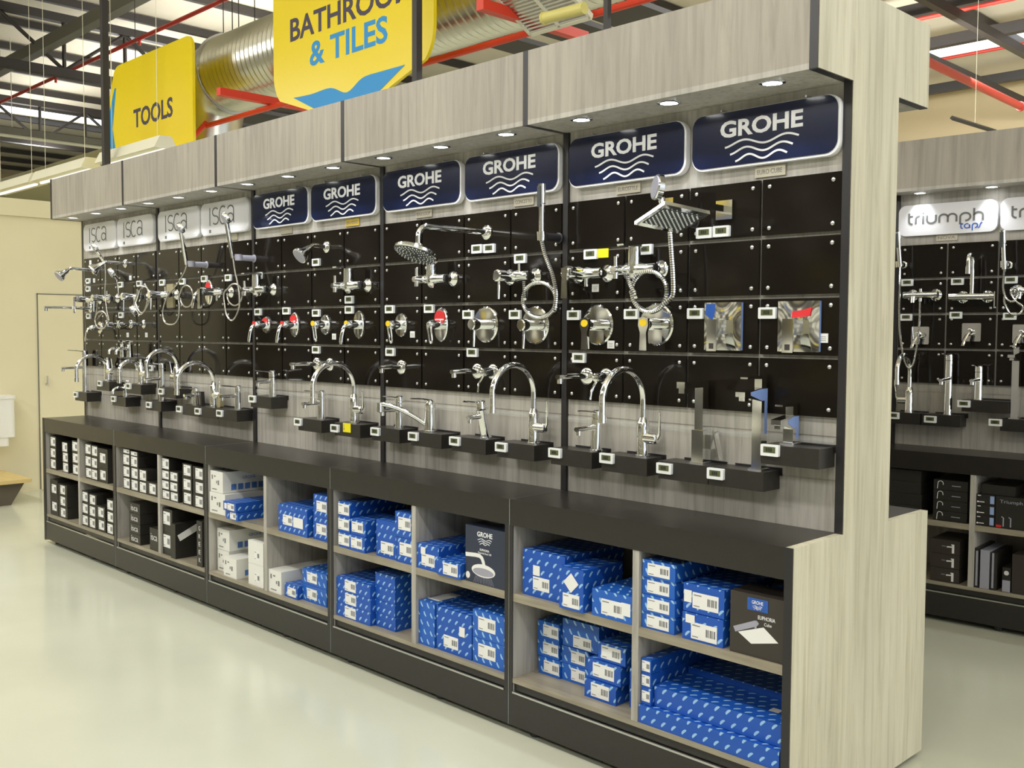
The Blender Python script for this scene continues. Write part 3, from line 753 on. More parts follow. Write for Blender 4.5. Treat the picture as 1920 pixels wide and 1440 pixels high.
# ---------------------------------------------------------------- pedestals
def pedestal(F, u0, u1, z, label, acry=False):
    t = thing('tap_pedestal', label, 'pedestal', F.w(u0, 0, z), F.a, 'black tap pedestals'); w_ = u1-u0
    m = MB(); m.box(.0, w_-.001, .212, D-.004, 0, .064); m.build('block', BLACK, t)
    m = MB(); m.box(.04, w_+.008, D-.0035, D-.0006, .045, .071); m.build('hanging_clip', TRIM, t)
    return t
LO, UP = 1.028, 1.122
PED = [('5e', 5.763, 5.972, UP, 'under the short square tap'), ('5d', 5.56, 5.775, LO, 'under the tall square tap'), ('5c', 5.345, 5.558, LO, 'under the square kitchen tap'),
       ('5b', 5.079, 5.294, LO, 'under the nearest swan neck tap'), ('5a', 4.816, 5.03, LO, 'under the nearest small basin tap'),
       ('4d', 4.507, 4.724, LO, 'under the second nearest swan neck tap'), ('4c', 4.22, 4.438, LO, 'under the slanted pin lever tap'), ('4b', 3.937, 4.151, LO, 'under the long swivel spout tap'), ('4a', 3.64, 3.852, LO, 'left of the long swivel spout tap'),
       ('3c', 3.331, 3.546, LO, 'with the yellow price card'), ('3b', 3.001, 3.215, LO, 'left of the yellow price card'), ('3a', 2.52, 2.735, UP, 'alone and raised on the middle wall'),
       ('2a', 2.152, 2.367, LO, 'under the curved small tap, second farthest wall'), ('2b', 1.93, 2.148, LO, 'under the arched tap of second farthest wall'), ('2c', 1.71, 1.925, LO, 'under the black square item, second farthest wall'),
       ('2d', 1.406, 1.621, UP, 'raised one on the second farthest wall'), ('2e', 1.206, 1.42, LO, 'lowest at the left of second farthest wall'),
       ('1a', .034, .246, LO, 'at the very left end of the display'), ('1b', .425, .637, UP, 'raised one on the farthest wall, left'), ('1c', .916, 1.131, UP, 'raised one at the right of the farthest wall'), ('1d', .685, .896, LO, 'low one in the middle of the farthest wall')]
for k, a, b, z, l in PED: pedestal(F1, a, b, z, 'black wall pedestal block '+l)
for a, b, z, l in ((-.453, -.26, 1.035, 'behind the end panel, next aisle'), (-.255, .03, 1.035, 'under the tall round next aisle tap'), (-.04, .20, 1.125, 'raised one in the next aisle'), (.16, .42, 1.032, 'under the flat square next aisle tap')):
    pedestal(F2, a if z > 1.1 or a > -.3 else a, (b if b != .03 else -.045) if z < 1.1 else b, z, 'black wall pedestal block '+l)
# clear acrylic lip strips behind the pedestals
for k in range(1, 5):
    m = MB(); m.box(k*W+.02, k*W+1.17, D-.012, D-.0085, 1.192, 1.212); m.box(k*W+.02, k*W+1.17, D-.0065, D-.001, 1.20, 1.206)
    tag(m.build('acrylic_strip', ACRYL), f'clear acrylic strip on the {nm5[k]} display wall above the pedestals', 'strip', 'acrylic strips')

# ---------------------------------------------------------------- taps and showers (local frame: -y points at the shopper)
ALL = []
def at_y(F, x, y, z): return F.w(x, y, z)
def goose(F, u, v, z, label, h=.325, reach=.235, side=1, name='swan_neck_tap', square=False, lever_up=.09, body=.125):
    t = thing(name, label, 'tap', F.w(u, v, z), F.a, 'swan neck kitchen taps'); r = reach/2
    m = MB(); m.lathe((0, 0, 0), (0, 0, 1), [(0, .027), (.006, .027), (.008, .0235), (body, .0235), (body+.006, .020), (body+.02, .014)]); m.build('body', CHROME, t)
    hz = h-r; path = [(0, 0, body+.01), (0, 0, body+.04)]+[(0, -r+r*math.cos(math.radians(a)), hz+r*math.sin(math.radians(a))) for a in range(0, 171, 10)]
    path.append((0, -reach+.002, hz-.055))
    m = MB(); m.tube(path, .0125, 16); e = Vector(path[-1]); m.tube([e+Vector((0, 0, .012)), e-Vector((0, .001, .014))], .0148, 16); m.build('spout', CHROME, t)
    m = MB(); m.lathe((side*.012, 0, .070), (side, 0, 0), [(0, .021), (.05, .021), (.053, .019), (.056, .015)]); m.build('lever_housing', CHROME, t)
    m = MB(); m.tube([(side*.064, 0, .070), (side*.074, 0, .085), (side*.078, -.004, .12), (side*.082, -.01, .070+lever_up)], [.006, .006, .005, .004], 8); m.build('lever', CHROME, t)
    return t
def basin(F, u, v, z, label, h=.155, reach=.115, lean=0.0, pin=False, name='basin_tap', lev=.10):
    t = thing(name, label, 'tap', F.w(u, v, z), F.a, 'small basin taps')
    top = Vector((0, lean, h-.035))
    m = MB(); m.tube([(0, 0, 0), (0, 0, .006), (0, 0, .0065), top], [.026, .026, .0225, .0215], 24); m.build('body', CHROME, t)
    s0 = Vector((0, lean*.6-.008, h*.60)); s1 = Vector((0, -reach, h*.58))
    m = MB(); m.tube([s0, s0*.4+s1*.6, s1], [.015, .0125, .0125], 16, sq=.75); m.cyl(s1+Vector((0, .012, 0)), s1+Vector((0, .012, -.022)), .011); m.build('spout', CHROME, t)
    m = MB(); m.lathe(top+Vector((0, 0, .003)), (0, -.04, 1), [(0, .0215), (.022, .0215), (.032, .019), (.036, .012)], 24); m.build('cap', CHROME, t)
    m = MB(); a = top+Vector((0, -.005, .028)); b = a+Vector((0, -lev, .012))
    if pin: m.tube([a, b], .004, 8)
    else: m.tube([a, a*.5+b*.5+Vector((0, 0, .002)), b], [.011, .010, .008], 12, sq=.35)
    m.build('lever', CHROME, t)
    return t
def swivel(F, u, v, z, label):
    t = thing('kitchen_tap', label, 'tap', F.w(u, v, z), F.a)
    m = MB(); m.lathe((0, 0, 0), (0, 0, 1), [(0, .031), (.006, .031), (.008, .0275), (.085, .0265), (.12, .025), (.14, .018), (.148, .006)]); m.build('body', CHROME, t)
    m = MB(); m.tube(spline([(-.01, -.01, .03), (-.06, -.04, .065), (-.12, -.08, .10), (-.17, -.115, .118), (-.20, -.135, .120)], 5), .0115, 14)
    m.cyl((-.20, -.135, .128), (-.20, -.135, .085), .0165); m.build('spout', CHROME, t)
    m = MB(); m.tube([(0, 0, .142), (-.0, -.05, .152), (0, -.115, .156)], [.014, .010, .007], 12, sq=.4); m.build('lever', CHROME, t)
    return t
def square_tap(F, u, v, z, label, h=.275, w_=.036, reach=.12, plinth=.026):
    t = thing('square_basin_tap', label, 'tap', F.w(u, v, z), F.a, 'square basin taps'); a = w_/2
    m = MB(); m.box(-plinth, plinth, -plinth, plinth, 0, .006); m.build('base_plate', CHROME, t)
    m = MB(); m.box(-a, a, -a, a, .006, h); m.build('body', CHROME, t)
    m = MB(); m.prism_x([(-reach, h-.006), (-reach, h-.022), (-a-.001, h-.04), (-a-.001, h), (a, h+.001), (a, h+.004), (-a, h+.004)], -a-.0, a+.0)
    m.box(-.011, .011, -reach+.010, -reach+.034, h-.036, h-.014); m.build('spout', CHROME, t)
    m = MB(); m.box(-a+.004, a-.004, -a+.006, a, h+.004, h+.034); m.build('cap', CHROME, t)
    m = MB(); m.prism_x([(-reach*.82, h+.042), (-reach*.82, h+.036), (-a, h+.0345), (a+.002, h+.0345), (a+.002, h+.046), (-a*.2, h+.047)], -a+.004, a-.004); m.build('lever', CHROME, t)
    if 'flat ribbon' not in label:
        m = MB(); m.prism_x([(a*.05, h*.45), (a-.001, h*.45), (a-.001, h+.002), (-a, h+.002), (-reach*.7, h-.007), (-reach*.7, h-.018), (-a, h-.038), (a*.05, h-.038)] if h > .2 else [(a*.1, .02), (a-.001, .02), (a-.001, h+.002), (-a, h+.002), (-reach*.5, h-.008), (-reach*.5, h-.02), (-a, h-.036), (a*.1, h-.036)], a+.0002, a+.0008)
        m.build('blue_side', BLUESIDE, t)
    return t
def square_kitchen(F, u, v, z, label):
    t = thing('square_kitchen_tap', label, 'tap', F.w(u, v, z), F.a)
    m = MB(); m.box(-.028, .028, -.028, .028, 0, .006); m.build('base_plate', CHROME, t)
    m = MB(); m.box(-.024, .024, -.024, .024, .006, .118); m.build('body', CHROME, t)
    m = MB(); m.box(-.017, .017, -.017, .017, .118, .268); m.box(-.017, .017, -.125, .017, .268, .290); m.box(-.012, .012, -.120, -.096, .250, .268); m.build('spout', CHROME, t)
    m = MB(); m.box(.024, .052, -.018, .018, .055, .105); m.build('lever_housing', CHROME, t)
    m = MB(); m.obox((.068, 0, .075), (.003, 0, -.001), (0, .013, 0), (-.014, 0, .055)); m.build('lever', CHROME, t)
    return t
# wall items: origin on the board face (v = BF)
def wt(name, F, u, z, label, cat, group=None): return thing(name, label, cat, F.w(u, BF-.0005, z), F.a, group)
def wall_spout(F, u, z, label, L=.19, two=0, lever=False):
    t = wt('wall_spout', F, u, z, label, 'spout', 'wall mounted spouts')
    m = MB(); m.lathe((0, 0, 0), (0, -1, 0), [(0, .034), (.004, .034), (.009, .028), (.012, .014)]); m.build('rosette', CHROME, t)
    m = MB(); m.tube([(0, -.008, 0), (0, -L*.5, .003), (0, -L, .001)], [.015, .014, .0125], 16, sq=.75); m.cyl((0, -L+.014, 0), (0, -L+.014, -.024), .011); m.build('spout', CHROME, t)
    if two:
        m = MB(); m.lathe((two, 0, 0), (0, -1, 0), [(0, .034), (.004, .034), (.009, .028), (.012, .014)]); m.build('valve_rosette', CHROME, t)
        m = MB(); m.lathe((two, -.008, 0), (0, -1, 0), [(0, .019), (.045, .019), (.06, .015), (.062, .008)]); m.build('valve_handle', CHROME, t)
        m = MB(); m.tube([(two, -.045, 0), (two-.01, -.075, -.05), (two-.012, -.08, -.085)], [.007, .006, .005], 8); m.build('lever', CHROME, t)
    return t
def concealed(F, u, z, label, rx=.078, rz=.078, style='pin', sticker=None, st2=None):
    t = wt('concealed_shower_mixer', F, u, z, label, 'shower mixer', 'concealed shower mixers')
    m = MB(); m.lathe((0, 0, 0), (0, -1, 0), [(0, 1), (.004, 1), (.009, .93), (.010, .2)], 36, sx=rx, sz=rz)
    m.v = [(p[0], p[1], p[2]) for p in m.v]; m.build('wall_disc', CHROME, t)
    if style == 'pin':
        m = MB(); m.lathe((0, -.009, 0), (0, -1, 0), [(0, .020), (.045, .020), (.046, .024), (.078, .024), (.082, .020), (.082, .006)]); m.build('knob', CHROME, t)
        m = MB(); m.tube([(0, -.070, -.022), (0, -.073, -.095)], [.0052, .0045], 8); m.build('lever', CHROME, t)
    elif style == 'flat':
        m = MB(); m.lathe((0, -.009, 0), (0, -1, 0), [(0, .021), (.05, .021), (.062, .019)]); m.build('knob', CHROME, t)
        m = MB(); m.prism([(-.021, .022), (-.023, -.004), (-.014, -.03), (-.0165, -.095), (.0165, -.095), (.014, -.03), (.023, -.004), (.021, .022), (0, .028)][::-1], -.083, -.071); m.build('lever', CHROME, t)
    else:
        m = MB(); m.lathe((0, -.009, 0), (0, -1, 0), [(0, .022), (.04, .021), (.06, .018), (.07, .012)]); m.build('knob', CHROME, t)
        if style == 'loop':
            o = arc(0, -.008, .016, .016, 0, 180, 8)+arc(0, -.068, .013, .016, 180, 360, 8); i = arc(0, -.030, .006, .006, 0, 180, 6)+arc(0, -.066, .006, .007, 180, 360, 6)
            m = MB(); pts = [(p[0], -.074+.012*(p[1]/-.08), p[1]) for p in o]+[(o[0][0], -.074, o[0][1])]
            m.tube([(q[0]*.8, q[1], q[2]) for q in pts], .0042, 8, caps=False); m.lathe((0, -.066, 0), (0, -1, -.1), [(0, .016), (.010, .014), (.013, .008)])
        elif style == 'curl':
            m = MB(); m.tube(spline([(0, -.05, .005), (0, -.085, -.002), (0, -.10, -.03), (-.002, -.108, -.07), (0, -.112, -.098)], 5), [.013]+[.0125]*18+[.009, .008], 12, sq=.5)
        m.build('lever', CHROME, t)
    if sticker:
        m = MB(); big = sticker is REDS
        m.prism(arc(0 if big else rx*.08, rz*(.42 if big else .66), rx*(.74 if big else .30), rz*(.40 if big else .17), 0, 360, 16)[:-1], -.0125, -.0105)
        if big: m.box(-rx*.6, rx*.6, -.0132, -.0126, rz*.26, rz*.33, 1); m.build('sticker', [sticker, LABW], t)
    if st2:
        m = MB(); m.prism(arc(0, .006, .0165, .014, 0, 360, 14)[:-1], -.0845 if style == 'flat' else -.082, -.0832 if style == 'flat' else -.079); m.build('handle_sticker', st2, t)
    return t
def concealed_square(F, u, z, label, st):
    t = wt('square_shower_mixer', F, u, z, label, 'shower mixer', 'square shower mixers'); a = .075
    m = MB(); n = 10; hz = .083
    for j in range(n+1):
        for i in range(n+1):
            x, z_ = -a+2*a*i/n, -hz+2*hz*j/n; m.v.append((x, -.009-.006*(1-(x/a)**2)*(1-(z_/hz)**2)-.002, z_))
    for j in range(n):
        for i in range(n): k = j*(n+1)+i; m.face((k, k+1, k+n+2, k+n+1))
    m.box(-a, a, -.0109, 0, -hz, hz); m.build('wall_plate', CHROME, t)
    m = MB(); m.box(a+.0002, a+.0010, -.0105, -.0005, -.082, .082); m.build('blue_side', BLUESIDE, t)
    m = MB(); m.box(-.020, .020, -.060, -.011, -.026, .022); m.build('knob', CHROME, t)
    m = MB(); m.box(-.0195, .0195, -.072, -.060, -.028, .024); m.prism([(-.0195, -.085), (.0195, -.085), (.0195, .024), (-.0195, .024)], -.078, -.072)
    m.build('lever', CHROME, t)
    m = MB(); m.box(-.009, .009, -.0788, -.0781, -.077, -.058); m.build('lever_window', DARK, t)
    m = MB()
    if st == 'blue': m.prism([(-.068, .04), (-.035, .02), (-.03, .05), (-.032, .078), (-.066, .078)], -.0150, -.0118)
    else: m.prism([(-.02, .028), (.045, .034), (.05, .062), (.012, .052), (-.018, .05)], -.0185, -.0160)
    m.build('sticker', BLUES if st == 'blue' else REDS, t)
    return t
def exposed(F, u, z, label, style='pin', lever=None, stick=None):
    """two rosettes 150 mm apart (at u and u-.15), horizontal body in front"""
    t = wt('exposed_shower_mixer', F, u-.075, z, label, 'shower mixer', 'exposed shower mixers')
    for sx in (-.075, .075):
        m = MB(); m.lathe((sx, 0, 0), (0, -1, 0), [(0, .033), (.004, .033), (.014, .024), (.022, .014), (.05, .014)]); m.build('rosette', CHROME, t)
    yb = -.062
    m = MB(); m.tube([(-.098, yb, 0), (-.096, yb, 0), (-.05, yb, 0), (-.03, yb, 0), (.03, yb, 0), (.05, yb, 0), (.096, yb, 0), (.098, yb, 0)], [.012, .019, .019, .023, .023, .019, .019, .012], 20); m.build('body', CHROME, t)
    if style == 'knob':
        m = MB(); m.lathe((0, yb, 0), (0, -1, 0), [(0, .021), (.05, .021), (.052, .024), (.088, .024), (.092, .018)]); m.build('knob', CHROME, t)
        m = MB(); m.tube([(0, yb-.075, -.02), (0, yb-.078, -.095)], [.0055, .0045], 8); m.build('lever', CHROME, t)
        m = MB(); m.cyl((.04, yb, .015), (.04, yb, .05), .006); m.build('diverter', CHROME, t)
    elif style == 'flat':
        m = MB(); m.lathe((0, yb, 0), (0, -1, .05), [(0, .022), (.05, .022), (.075, .024), (.09, .022)]); m.build('knob', CHROME, t)
        m = MB(); m.prism([(-.016, .018), (-.013, -.02), (-.0165, -.098), (.0165, -.098), (.013, -.02), (.016, .018)][::-1], yb-.105, yb-.092); m.build('lever', CHROME, t)
        m = MB(); m.cyl((.02, yb, -.015), (.02, yb, -.05), .008); m.build('outlet', CHROME, t)
    else:
        m = MB(); m.lathe((0, yb, 0), (0, 0, 1), [(-.04, .006), (-.03, .018), (0, .026), (.03, .0245), (.068, .024), (.082, .023)]); m.build('valve_column', CHROME, t)
        m = MB(); m.prism_x([(yb-.085, .088), (yb-.083, .082), (yb+.024, .080), (yb+.024, .092), (yb-.02, .096)], -.015, .015); m.build('lever', CHROME, t)
        m = MB(); m.tube([(-.055, yb, -.001), (-.055, yb-.06, -.002)], [.013, .0125], 14); m.cyl((-.055, yb-.042, .010), (-.055, yb-.042, .048), .007); m.cyl((-.055, yb-.042, -.01), (-.055, yb-.042, -.034), .010); m.build('diverter', CHROME, t)
    return t
def round_rain(F, u, z, label, L=.345, r=.095, drop=.085, tilt=0.0):
    t = wt('rain_shower', F, u, z, label, 'shower head', 'overhead showers')
    m = MB(); m.lathe((0, 0, 0), (0, -1, 0), [(0, .031), (.004, .031), (.010, .024), (.014, .012)]); m.build('rosette', CHROME, t)
    path = [(0, -.01, 0), (0, -L+.06, .0)]+[(0, -L+.045-.045*math.sin(math.radians(a)), -.045+.045*math.cos(math.radians(a))) for a in range(15, 91, 15)]+[(0, -L, -drop)]
    m = MB(); m.tube(path, .0115, 14); m.build('arm', CHROME, t)
    ax = Vector((0, -tilt, -1)).normalized(); o = Vector((0, -L, -drop))
    m = MB(); m.lathe(o, ax, [(-.012, .016), (0, .020), (.010, .03), (.018, r*.93), (.024, r), (.034, r), (.037, r*.93)], 36); m.build('head', CHROME, t)
    m = MB(); q = o+ax*.0375; a1 = Vector((1, 0, 0)); a2 = ax.cross(a1)
    m.lathe(q-ax*.0002, ax, [(0, r*.90), (.0012, r*.90)], 32, mi=0)
    for ring, n in ((.25, 7), (.42, 13), (.58, 19), (.72, 24), (.84, 29)):
        for k in range(n):
            c = q+(a1*math.cos(2*PI*k/n)+a2*math.sin(2*PI*k/n))*r*ring; m.tube([c, c+ax*.0045], [.0032, .0022], 5, mi=1)
    m.build('nozzle_plate', [RUBD, WHITE], t)
    return t
def square_rain(F, u, z, label):
    t = wt('square_rain_shower', F, u, z, label, 'shower head', 'overhead showers'); L = .325
    m = MB(); m.box(-.033, .033, -.012, 0, -.033, .033); m.build('wall_plate', CHROME, t)
    m = MB(); m.box(-.016, .016, -L, -.012, -.010, .012); m.build('arm', CHROME, t)
    m = MB(); m.cyl((-.004, -L+.02, -.005), (-.02, -L+.045, -.045), .012)
    c = Vector((-.022, -L+.045, -.047)); rr = Matrix.Rotation(-.3, 3, 'Z') @ Matrix.Rotation(-.28, 3, 'Y') @ Matrix.Rotation(-.13, 3, 'X'); ex = rr @ Vector((1, 0, 0)); ey = rr @ Vector((0, 1, 0)); ez = ex.cross(ey)
    m.obox(c, ex*.088, ey*.088, ez*.006); m.build('head', CHROME, t)
    m = MB(); m.obox(c-ez*.0066, ex*.062, ey*.074, ez*.0005, 0)
    for i in range(-6, 7):
        for j in range(-7, 8):
            if (i+j) % 2: continue
            q = c-ez*.007+ex*.0095*i+ey*.0098*j; m.tube([q, q-ez*.0045], [.0033, .0024], 5, mi=1)
    m.build('nozzle_plate', [RUBD, WHITE], t)
    return t
def small_shower(F, u, z, label, L=.085, r=.042, d=(-.0, -1, -.75)):
    t = wt('small_shower_head', F, u, z, label, 'shower head', 'small overhead showers')
    m = MB(); m.lathe((0, 0, 0), (0, -1, 0), [(0, .030), (.004, .030), (.012, .02), (.014, .012)]); m.build('rosette', CHROME, t)
    dv = Vector(d).normalized(); a = Vector((0, -L, .004))
    m = MB(); m.tube([(0, -.01, 0), a+Vector((0, .02, 0)), a, a+dv*.03], .0105, 12); m.build('arm', CHROME, t)
    o = a+dv*.03
    m = MB(); m.lathe(o, dv, [(-.006, .015), (.01, .018), (.03, .022), (.055, r*.92), (.066, r), (.072, r*.98)], 28); m.build('head', CHROME, t)
    m = MB(); m.lathe(o+dv*.0722, dv, [(0, r*.9), (.002, r*.88)], 24); m.build('nozzle_plate', GRAYP, t)
    return t
def coil(cx, cz, rx, rz, y0, turns, a0, a1, dy=.012, n=22):
    out = []; tot = a1-a0+360*turns*(1 if a1 >= a0 else -1); N = int(abs(tot)/360*n)
    for k in range(N+1):
        a = math.radians(a0+tot*k/N); out.append((cx+rx*math.cos(a), y0+dy*k/N, cz+rz*math.sin(a)))
    return out
def hand_shower(F, hx, y, hz, tx, tz, ty, label, hosepts, kind='slim', mt=None, hr=.0055):
    """handle from (hx,hz) bottom to (tx,tz) top, all in the frame's u,z; hose as a list of (u,v,z)"""
    t = thing('hand_shower', label, 'hand shower', F.w(hx, y, hz), F.a, 'hand showers')
    mt = mt or CHROME; a = Vector((0, 0, 0)); b = Vector((tx-hx, ty-y, tz-hz)); d = b.normalized()
    if kind == 'slim':
        m = MB(); m.tube([a, b*.65, b*.66, b], [.012, .0125, .0155, .0155], 16); m.build('handle', mt, t)
        m = MB(); m.box(b.x-.009, b.x+.009, b.y-.0175, b.y-.0145, b.z-.09, b.z-.01); m.build('nozzle_plate', RUBD, t)
    else:
        m = MB(); m.tube([a, b*.5, b], [.011, .014, .015], 14, sq=.8); m.build('handle', mt, t)
        n = Vector((-.55, -.8, .12)).normalized() if kind == 'cube' else Vector((-.2, -.8, -.5)).normalized()
        r = .046 if kind == 'cube' else .033
        c = b+d*r*.8
        m = MB(); m.lathe(c-n*.014, n, [(0, r*.75), (.004, r), (.022, r), (.026, r*.94)], 28); m.build('head', mt, t)
        m = MB(); m.lathe(c+n*.0122, n, [(0, r*.88), (.002, r*.86)], 20); m.build('nozzle_plate', GRAYP, t)
    o = F.w(hx, y, hz); loc = []
    for p in hosepts: loc.append((p[0]-hx, p[1]-y, p[2]-hz))
    m = MB(); m.tube(loc, hr, 8, caps=True); m.build('hose', HOSE if hr > .0050 else HOSEW, t)
    return t
def bracket(F, u, z, L, label, mt=None, dz=0.0):
    t = wt('shower_bracket', F, u, z, label, 'bracket', 'hand shower brackets')
    m = MB(); m.lathe((0, 0, 0), (0, -1, 0), [(0, .022), (.004, .022), (.006, .017), (L-.02, .016), (L-.018, .018)]); m.build('wall_stub', mt or TRIM, t)
    m = MB(); m.tube([(0, -L, -.016+dz), (0, -L, .018+dz)], [.0185, .0205], 18); m.build('holder_ring', mt or CHROME, t)
    return t

# nearest wall
goose(F1, 5.235, .262, 1.092, 'chrome swan neck tap, nearest one, on the low black pedestal', lever_up=.10)
basin(F1, 5.008, .262, 1.092, 'slim chrome basin tap, nearest round one, left of the swan neck', lean=.004)
square_kitchen(F1, 5.492, .262, 1.092, 'square chrome kitchen tap with a side lever, on a low pedestal')
square_tap(F1, 5.725, .262, 1.092, 'tall square chrome basin tap, the tallest on the pedestals', h=.272)
square_tap(F1, 5.835, .275, 1.186, 'short square chrome basin tap on the raised pedestal at right', h=.092, reach=.095)
square_rain(F1, 5.554, 1.974, 'square chrome rain shower with a long flat arm')
concealed(F1, 4.981, 1.578, 'large round chrome mixer with yellow sticker, nearest left one', style='flat', sticker=YELS, st2=YELS)
concealed(F1, 5.264, 1.580, 'large round chrome mixer below the hose coil, nearest wall', style='flat', sticker=YELS, st2=YELS)
concealed_square(F1, 5.555, 1.573, 'square chrome mixer with a blue sticker', 'blue')
concealed_square(F1, 5.846, 1.573, 'square chrome mixer with a red sticker', 'red')
exposed(F1, 5.027, 1.775, 'exposed chrome bath mixer with a hanging flat lever, nearest wall', 'flat')
exposed(F1, 5.281, 1.781, 'exposed chrome mixer with upright column feeding the nearest hose', 'column')
wall_spout(F1, 4.925, 1.377, 'chrome wall spout with lever valve at the left of nearest wall', L=.17, two=.10)
# second nearest wall
goose(F1, 4.672, .262, 1.092, 'chrome swan neck tap, second nearest one, right of the pin lever tap', lever_up=.11)
basin(F1, 4.385, .262, 1.092, 'chrome basin tap leaning forward with a thin pin lever', lean=-.028, pin=True, h=.16, reach=.105)
swivel(F1, 4.010, .266, 1.092, 'chrome kitchen tap with a long upswept swivel spout')
basin(F1, 3.790, .262, 1.092, 'chrome basin tap just left of the long swivel spout', h=.15)
round_rain(F1, 4.347, 1.976, 'big round chrome rain shower on a long bent arm', L=.38, r=.092, drop=.085, tilt=.44)
exposed(F1, 4.642, 1.778, 'exposed chrome mixer with round knob and thin hanging pin', 'knob')
exposed(F1, 4.128, 1.784, 'exposed chrome mixer under the round rain shower', 'column')
concealed(F1, 4.345, 1.580, 'large round mirror mixer with thin pin, second nearest wall left', style='pin', sticker=None)
concealed(F1, 4.644, 1.577, 'large round mirror mixer behind the second coiled hose', style='pin')
concealed(F1, 3.757, 1.578, 'small oval chrome mixer with loop lever and yellow sticker', .044, .056, 'loop', None, YELS)
concealed(F1, 4.048, 1.580, 'tall oval chrome mixer with a red sticker and loop lever', .048, .078, 'loop', REDS)
wall_spout(F1, 3.757, 1.378, 'chrome wall spout above the farthest left taps of second nearest wall', L=.13)
wall_spout(F1, 4.290, 1.376, 'chrome wall spout with lever valve behind the second swan neck', L=.15, two=.10)
# middle wall
goose(F1, 3.428, .262, 1.092, 'chrome swan neck tap on the pedestal with the yellow card', h=.30, reach=.245)
basin(F1, 3.143, .262, 1.092, 'chrome basin tap left of the yellow price card', h=.145)
basin(F1, 2.672, .262, 1.186, 'chrome basin tap alone on the raised pedestal, middle wall', h=.14, reach=.105)
small_shower(F1, 3.141, 1.980, 'small chrome shower head tilted down on a short arm, middle wall')
exposed(F1, 3.493, 1.773, 'exposed chrome mixer at the right of the middle wall', 'column')
exposed(F1, 2.624, 1.774, 'exposed chrome mixer at the left edge of the middle wall', 'column')
for u, l, rz, st, s2 in ((2.548, 'small chrome mixer with curled lever and red tag, leftmost of middle wall', .046, 'curl', REDS), (2.836, 'taller chrome mixer with curled lever and red tag', .066, 'curl', REDS),
                  (3.128, 'small oval mixer with a yellow taped lever, middle wall', .052, 'loop', YELS), (3.421, 'tall oval mixer with a flat lever, right of the yellow taped one', .070, 'curl', YELS)):
    concealed(F1, u, 1.580, l, .042, rz, st, REDS if s2 is REDS else None, s2)
wall_spout(F1, 3.045, 1.374, 'chrome wall spout with valve behind the middle swan neck', L=.16, two=.12)
# second farthest wall
basin(F1, 2.300, .262, 1.092, 'square edged small basin tap, right end of second farthest wall', h=.135, reach=.115)
goose(F1, 2.010, .262, 1.092, 'chrome arched tap, right one on the second farthest wall', h=.265, reach=.235)
goose(F1, 1.545, .262, 1.186, 'chrome arched tap on raised pedestal, second farthest wall', h=.235, reach=.20, side=-1)
basin(F1, 1.790, .262, 1.092, 'low chrome basin tap between the two arched taps', h=.10, reach=.08)
basin(F1, 1.34, .262, 1.092, 'slender tall pillar tap at the left of second farthest wall', h=.24, reach=.12, pin=True)
exposed(F1, 1.48, 1.770, 'exposed mixer with beige card behind it, second farthest wall', 'knob')
exposed(F1, 2.16, 1.770, 'exposed mixer between the two white hoses', 'flat')
concealed(F1, 1.90, 1.775, 'chrome oval mixer with red sticker on second farthest wall', .042, .075, 'curl', REDS)
m = MB(); m.box(1.365, 1.455, BF-.016, BF-.001, 1.69, 1.84)
tag(m.build('beige_card', mat('beige_card', rgb(150, 142, 110), .5)), 'beige backing card behind the second farthest mixer', 'card')
p = F1.at(343, 739, .24); m = MB(); m.prism([(-.03, 0), (.04, 0), (.03, .082), (-.045, .082)], -.012, .012, 0)
for k in (0, 1): m.prism([(-.012+.028*k, .001), (-.008+.028*k, .001), (-.022+.028*k, .081), (-.026+.028*k, .081)], -.0125, -.0121, 1)
tag(m.build('sample_block', [TRIM, SATIN], None, (1.84, .262, 1.0925)), 'black sample block with two pale stripes on a pedestal', 'sample block')
m = MB(); m.prism(rrect(-.02, .02, 0, .075, .008, 3), -.012, .012); tag(m.build('sample_block', mat('beige_card', rgb(150, 142, 110), .5), None, (2.085, .262, 1.0925)), 'beige rounded sample block beside the arched tap', 'sample block')
# farthest wall
def crosstap(F, u, v, z, label, wall=True, n=1):
    t = thing('cross_handle_tap', label, 'tap', F.w(u, v, z), F.a, 'cross handle taps')
    if wall:
        m = MB(); m.lathe((0, 0, 0), (0, -1, 0), [(0, .030), (.004, .030), (.010, .022), (.014, .012), (.05, .011), (.055, .015), (.085, .013)]); m.build('valve', CHROME, t)
        o = Vector((0, -.088, 0)); m = MB()
        for a in (45, 135): v_ = Vector((math.cos(math.radians(a)), 0, math.sin(math.radians(a))))*.032; m.tube([o-v_, o+v_], .0055, 8)
        m.lathe(o, (0, -1, 0), [(-.008, .011), (.006, .011), (.009, .006)]); m.build('cross_handle', CHROME, t)
    else:
        m = MB(); m.tube([(0, 0, 0), (0, 0, .075), (0, 0, .085)], [.02, .015, .018], 16); m.tube(spline([(0, -.01, .05), (0, -.05, .062), (0, -.085, .045), (0, -.09, .02)], 4), .010, 10); m.build('body', CHROME, t)
        o = Vector((0, 0, .105)); m = MB(); m.cyl((0, 0, .085), (0, 0, .11), .008)
        for a in (20, 110): v_ = Vector((math.cos(math.radians(a)), math.sin(math.radians(a)), 0))*.032; m.tube([o-v_, o+v_], .0055, 8)
        m.build('cross_handle', CHROME, t)
    return t
crosstap(F1, .62, BF, 1.585, 'chrome cross handle valve, left of three on the farthest wall')
crosstap(F1, .80, BF, 1.585, 'chrome cross handle valve, middle of three on the farthest wall')
crosstap(F1, 1.00, BF, 1.585, 'chrome cross handle valve, right of three on the farthest wall')
crosstap(F1, .89, .20, 1.365, 'chrome pillar tap with cross handle, left of the floating pair', False)
crosstap(F1, 1.00, .20, 1.365, 'chrome pillar tap with cross handle, right of the floating pair', False)
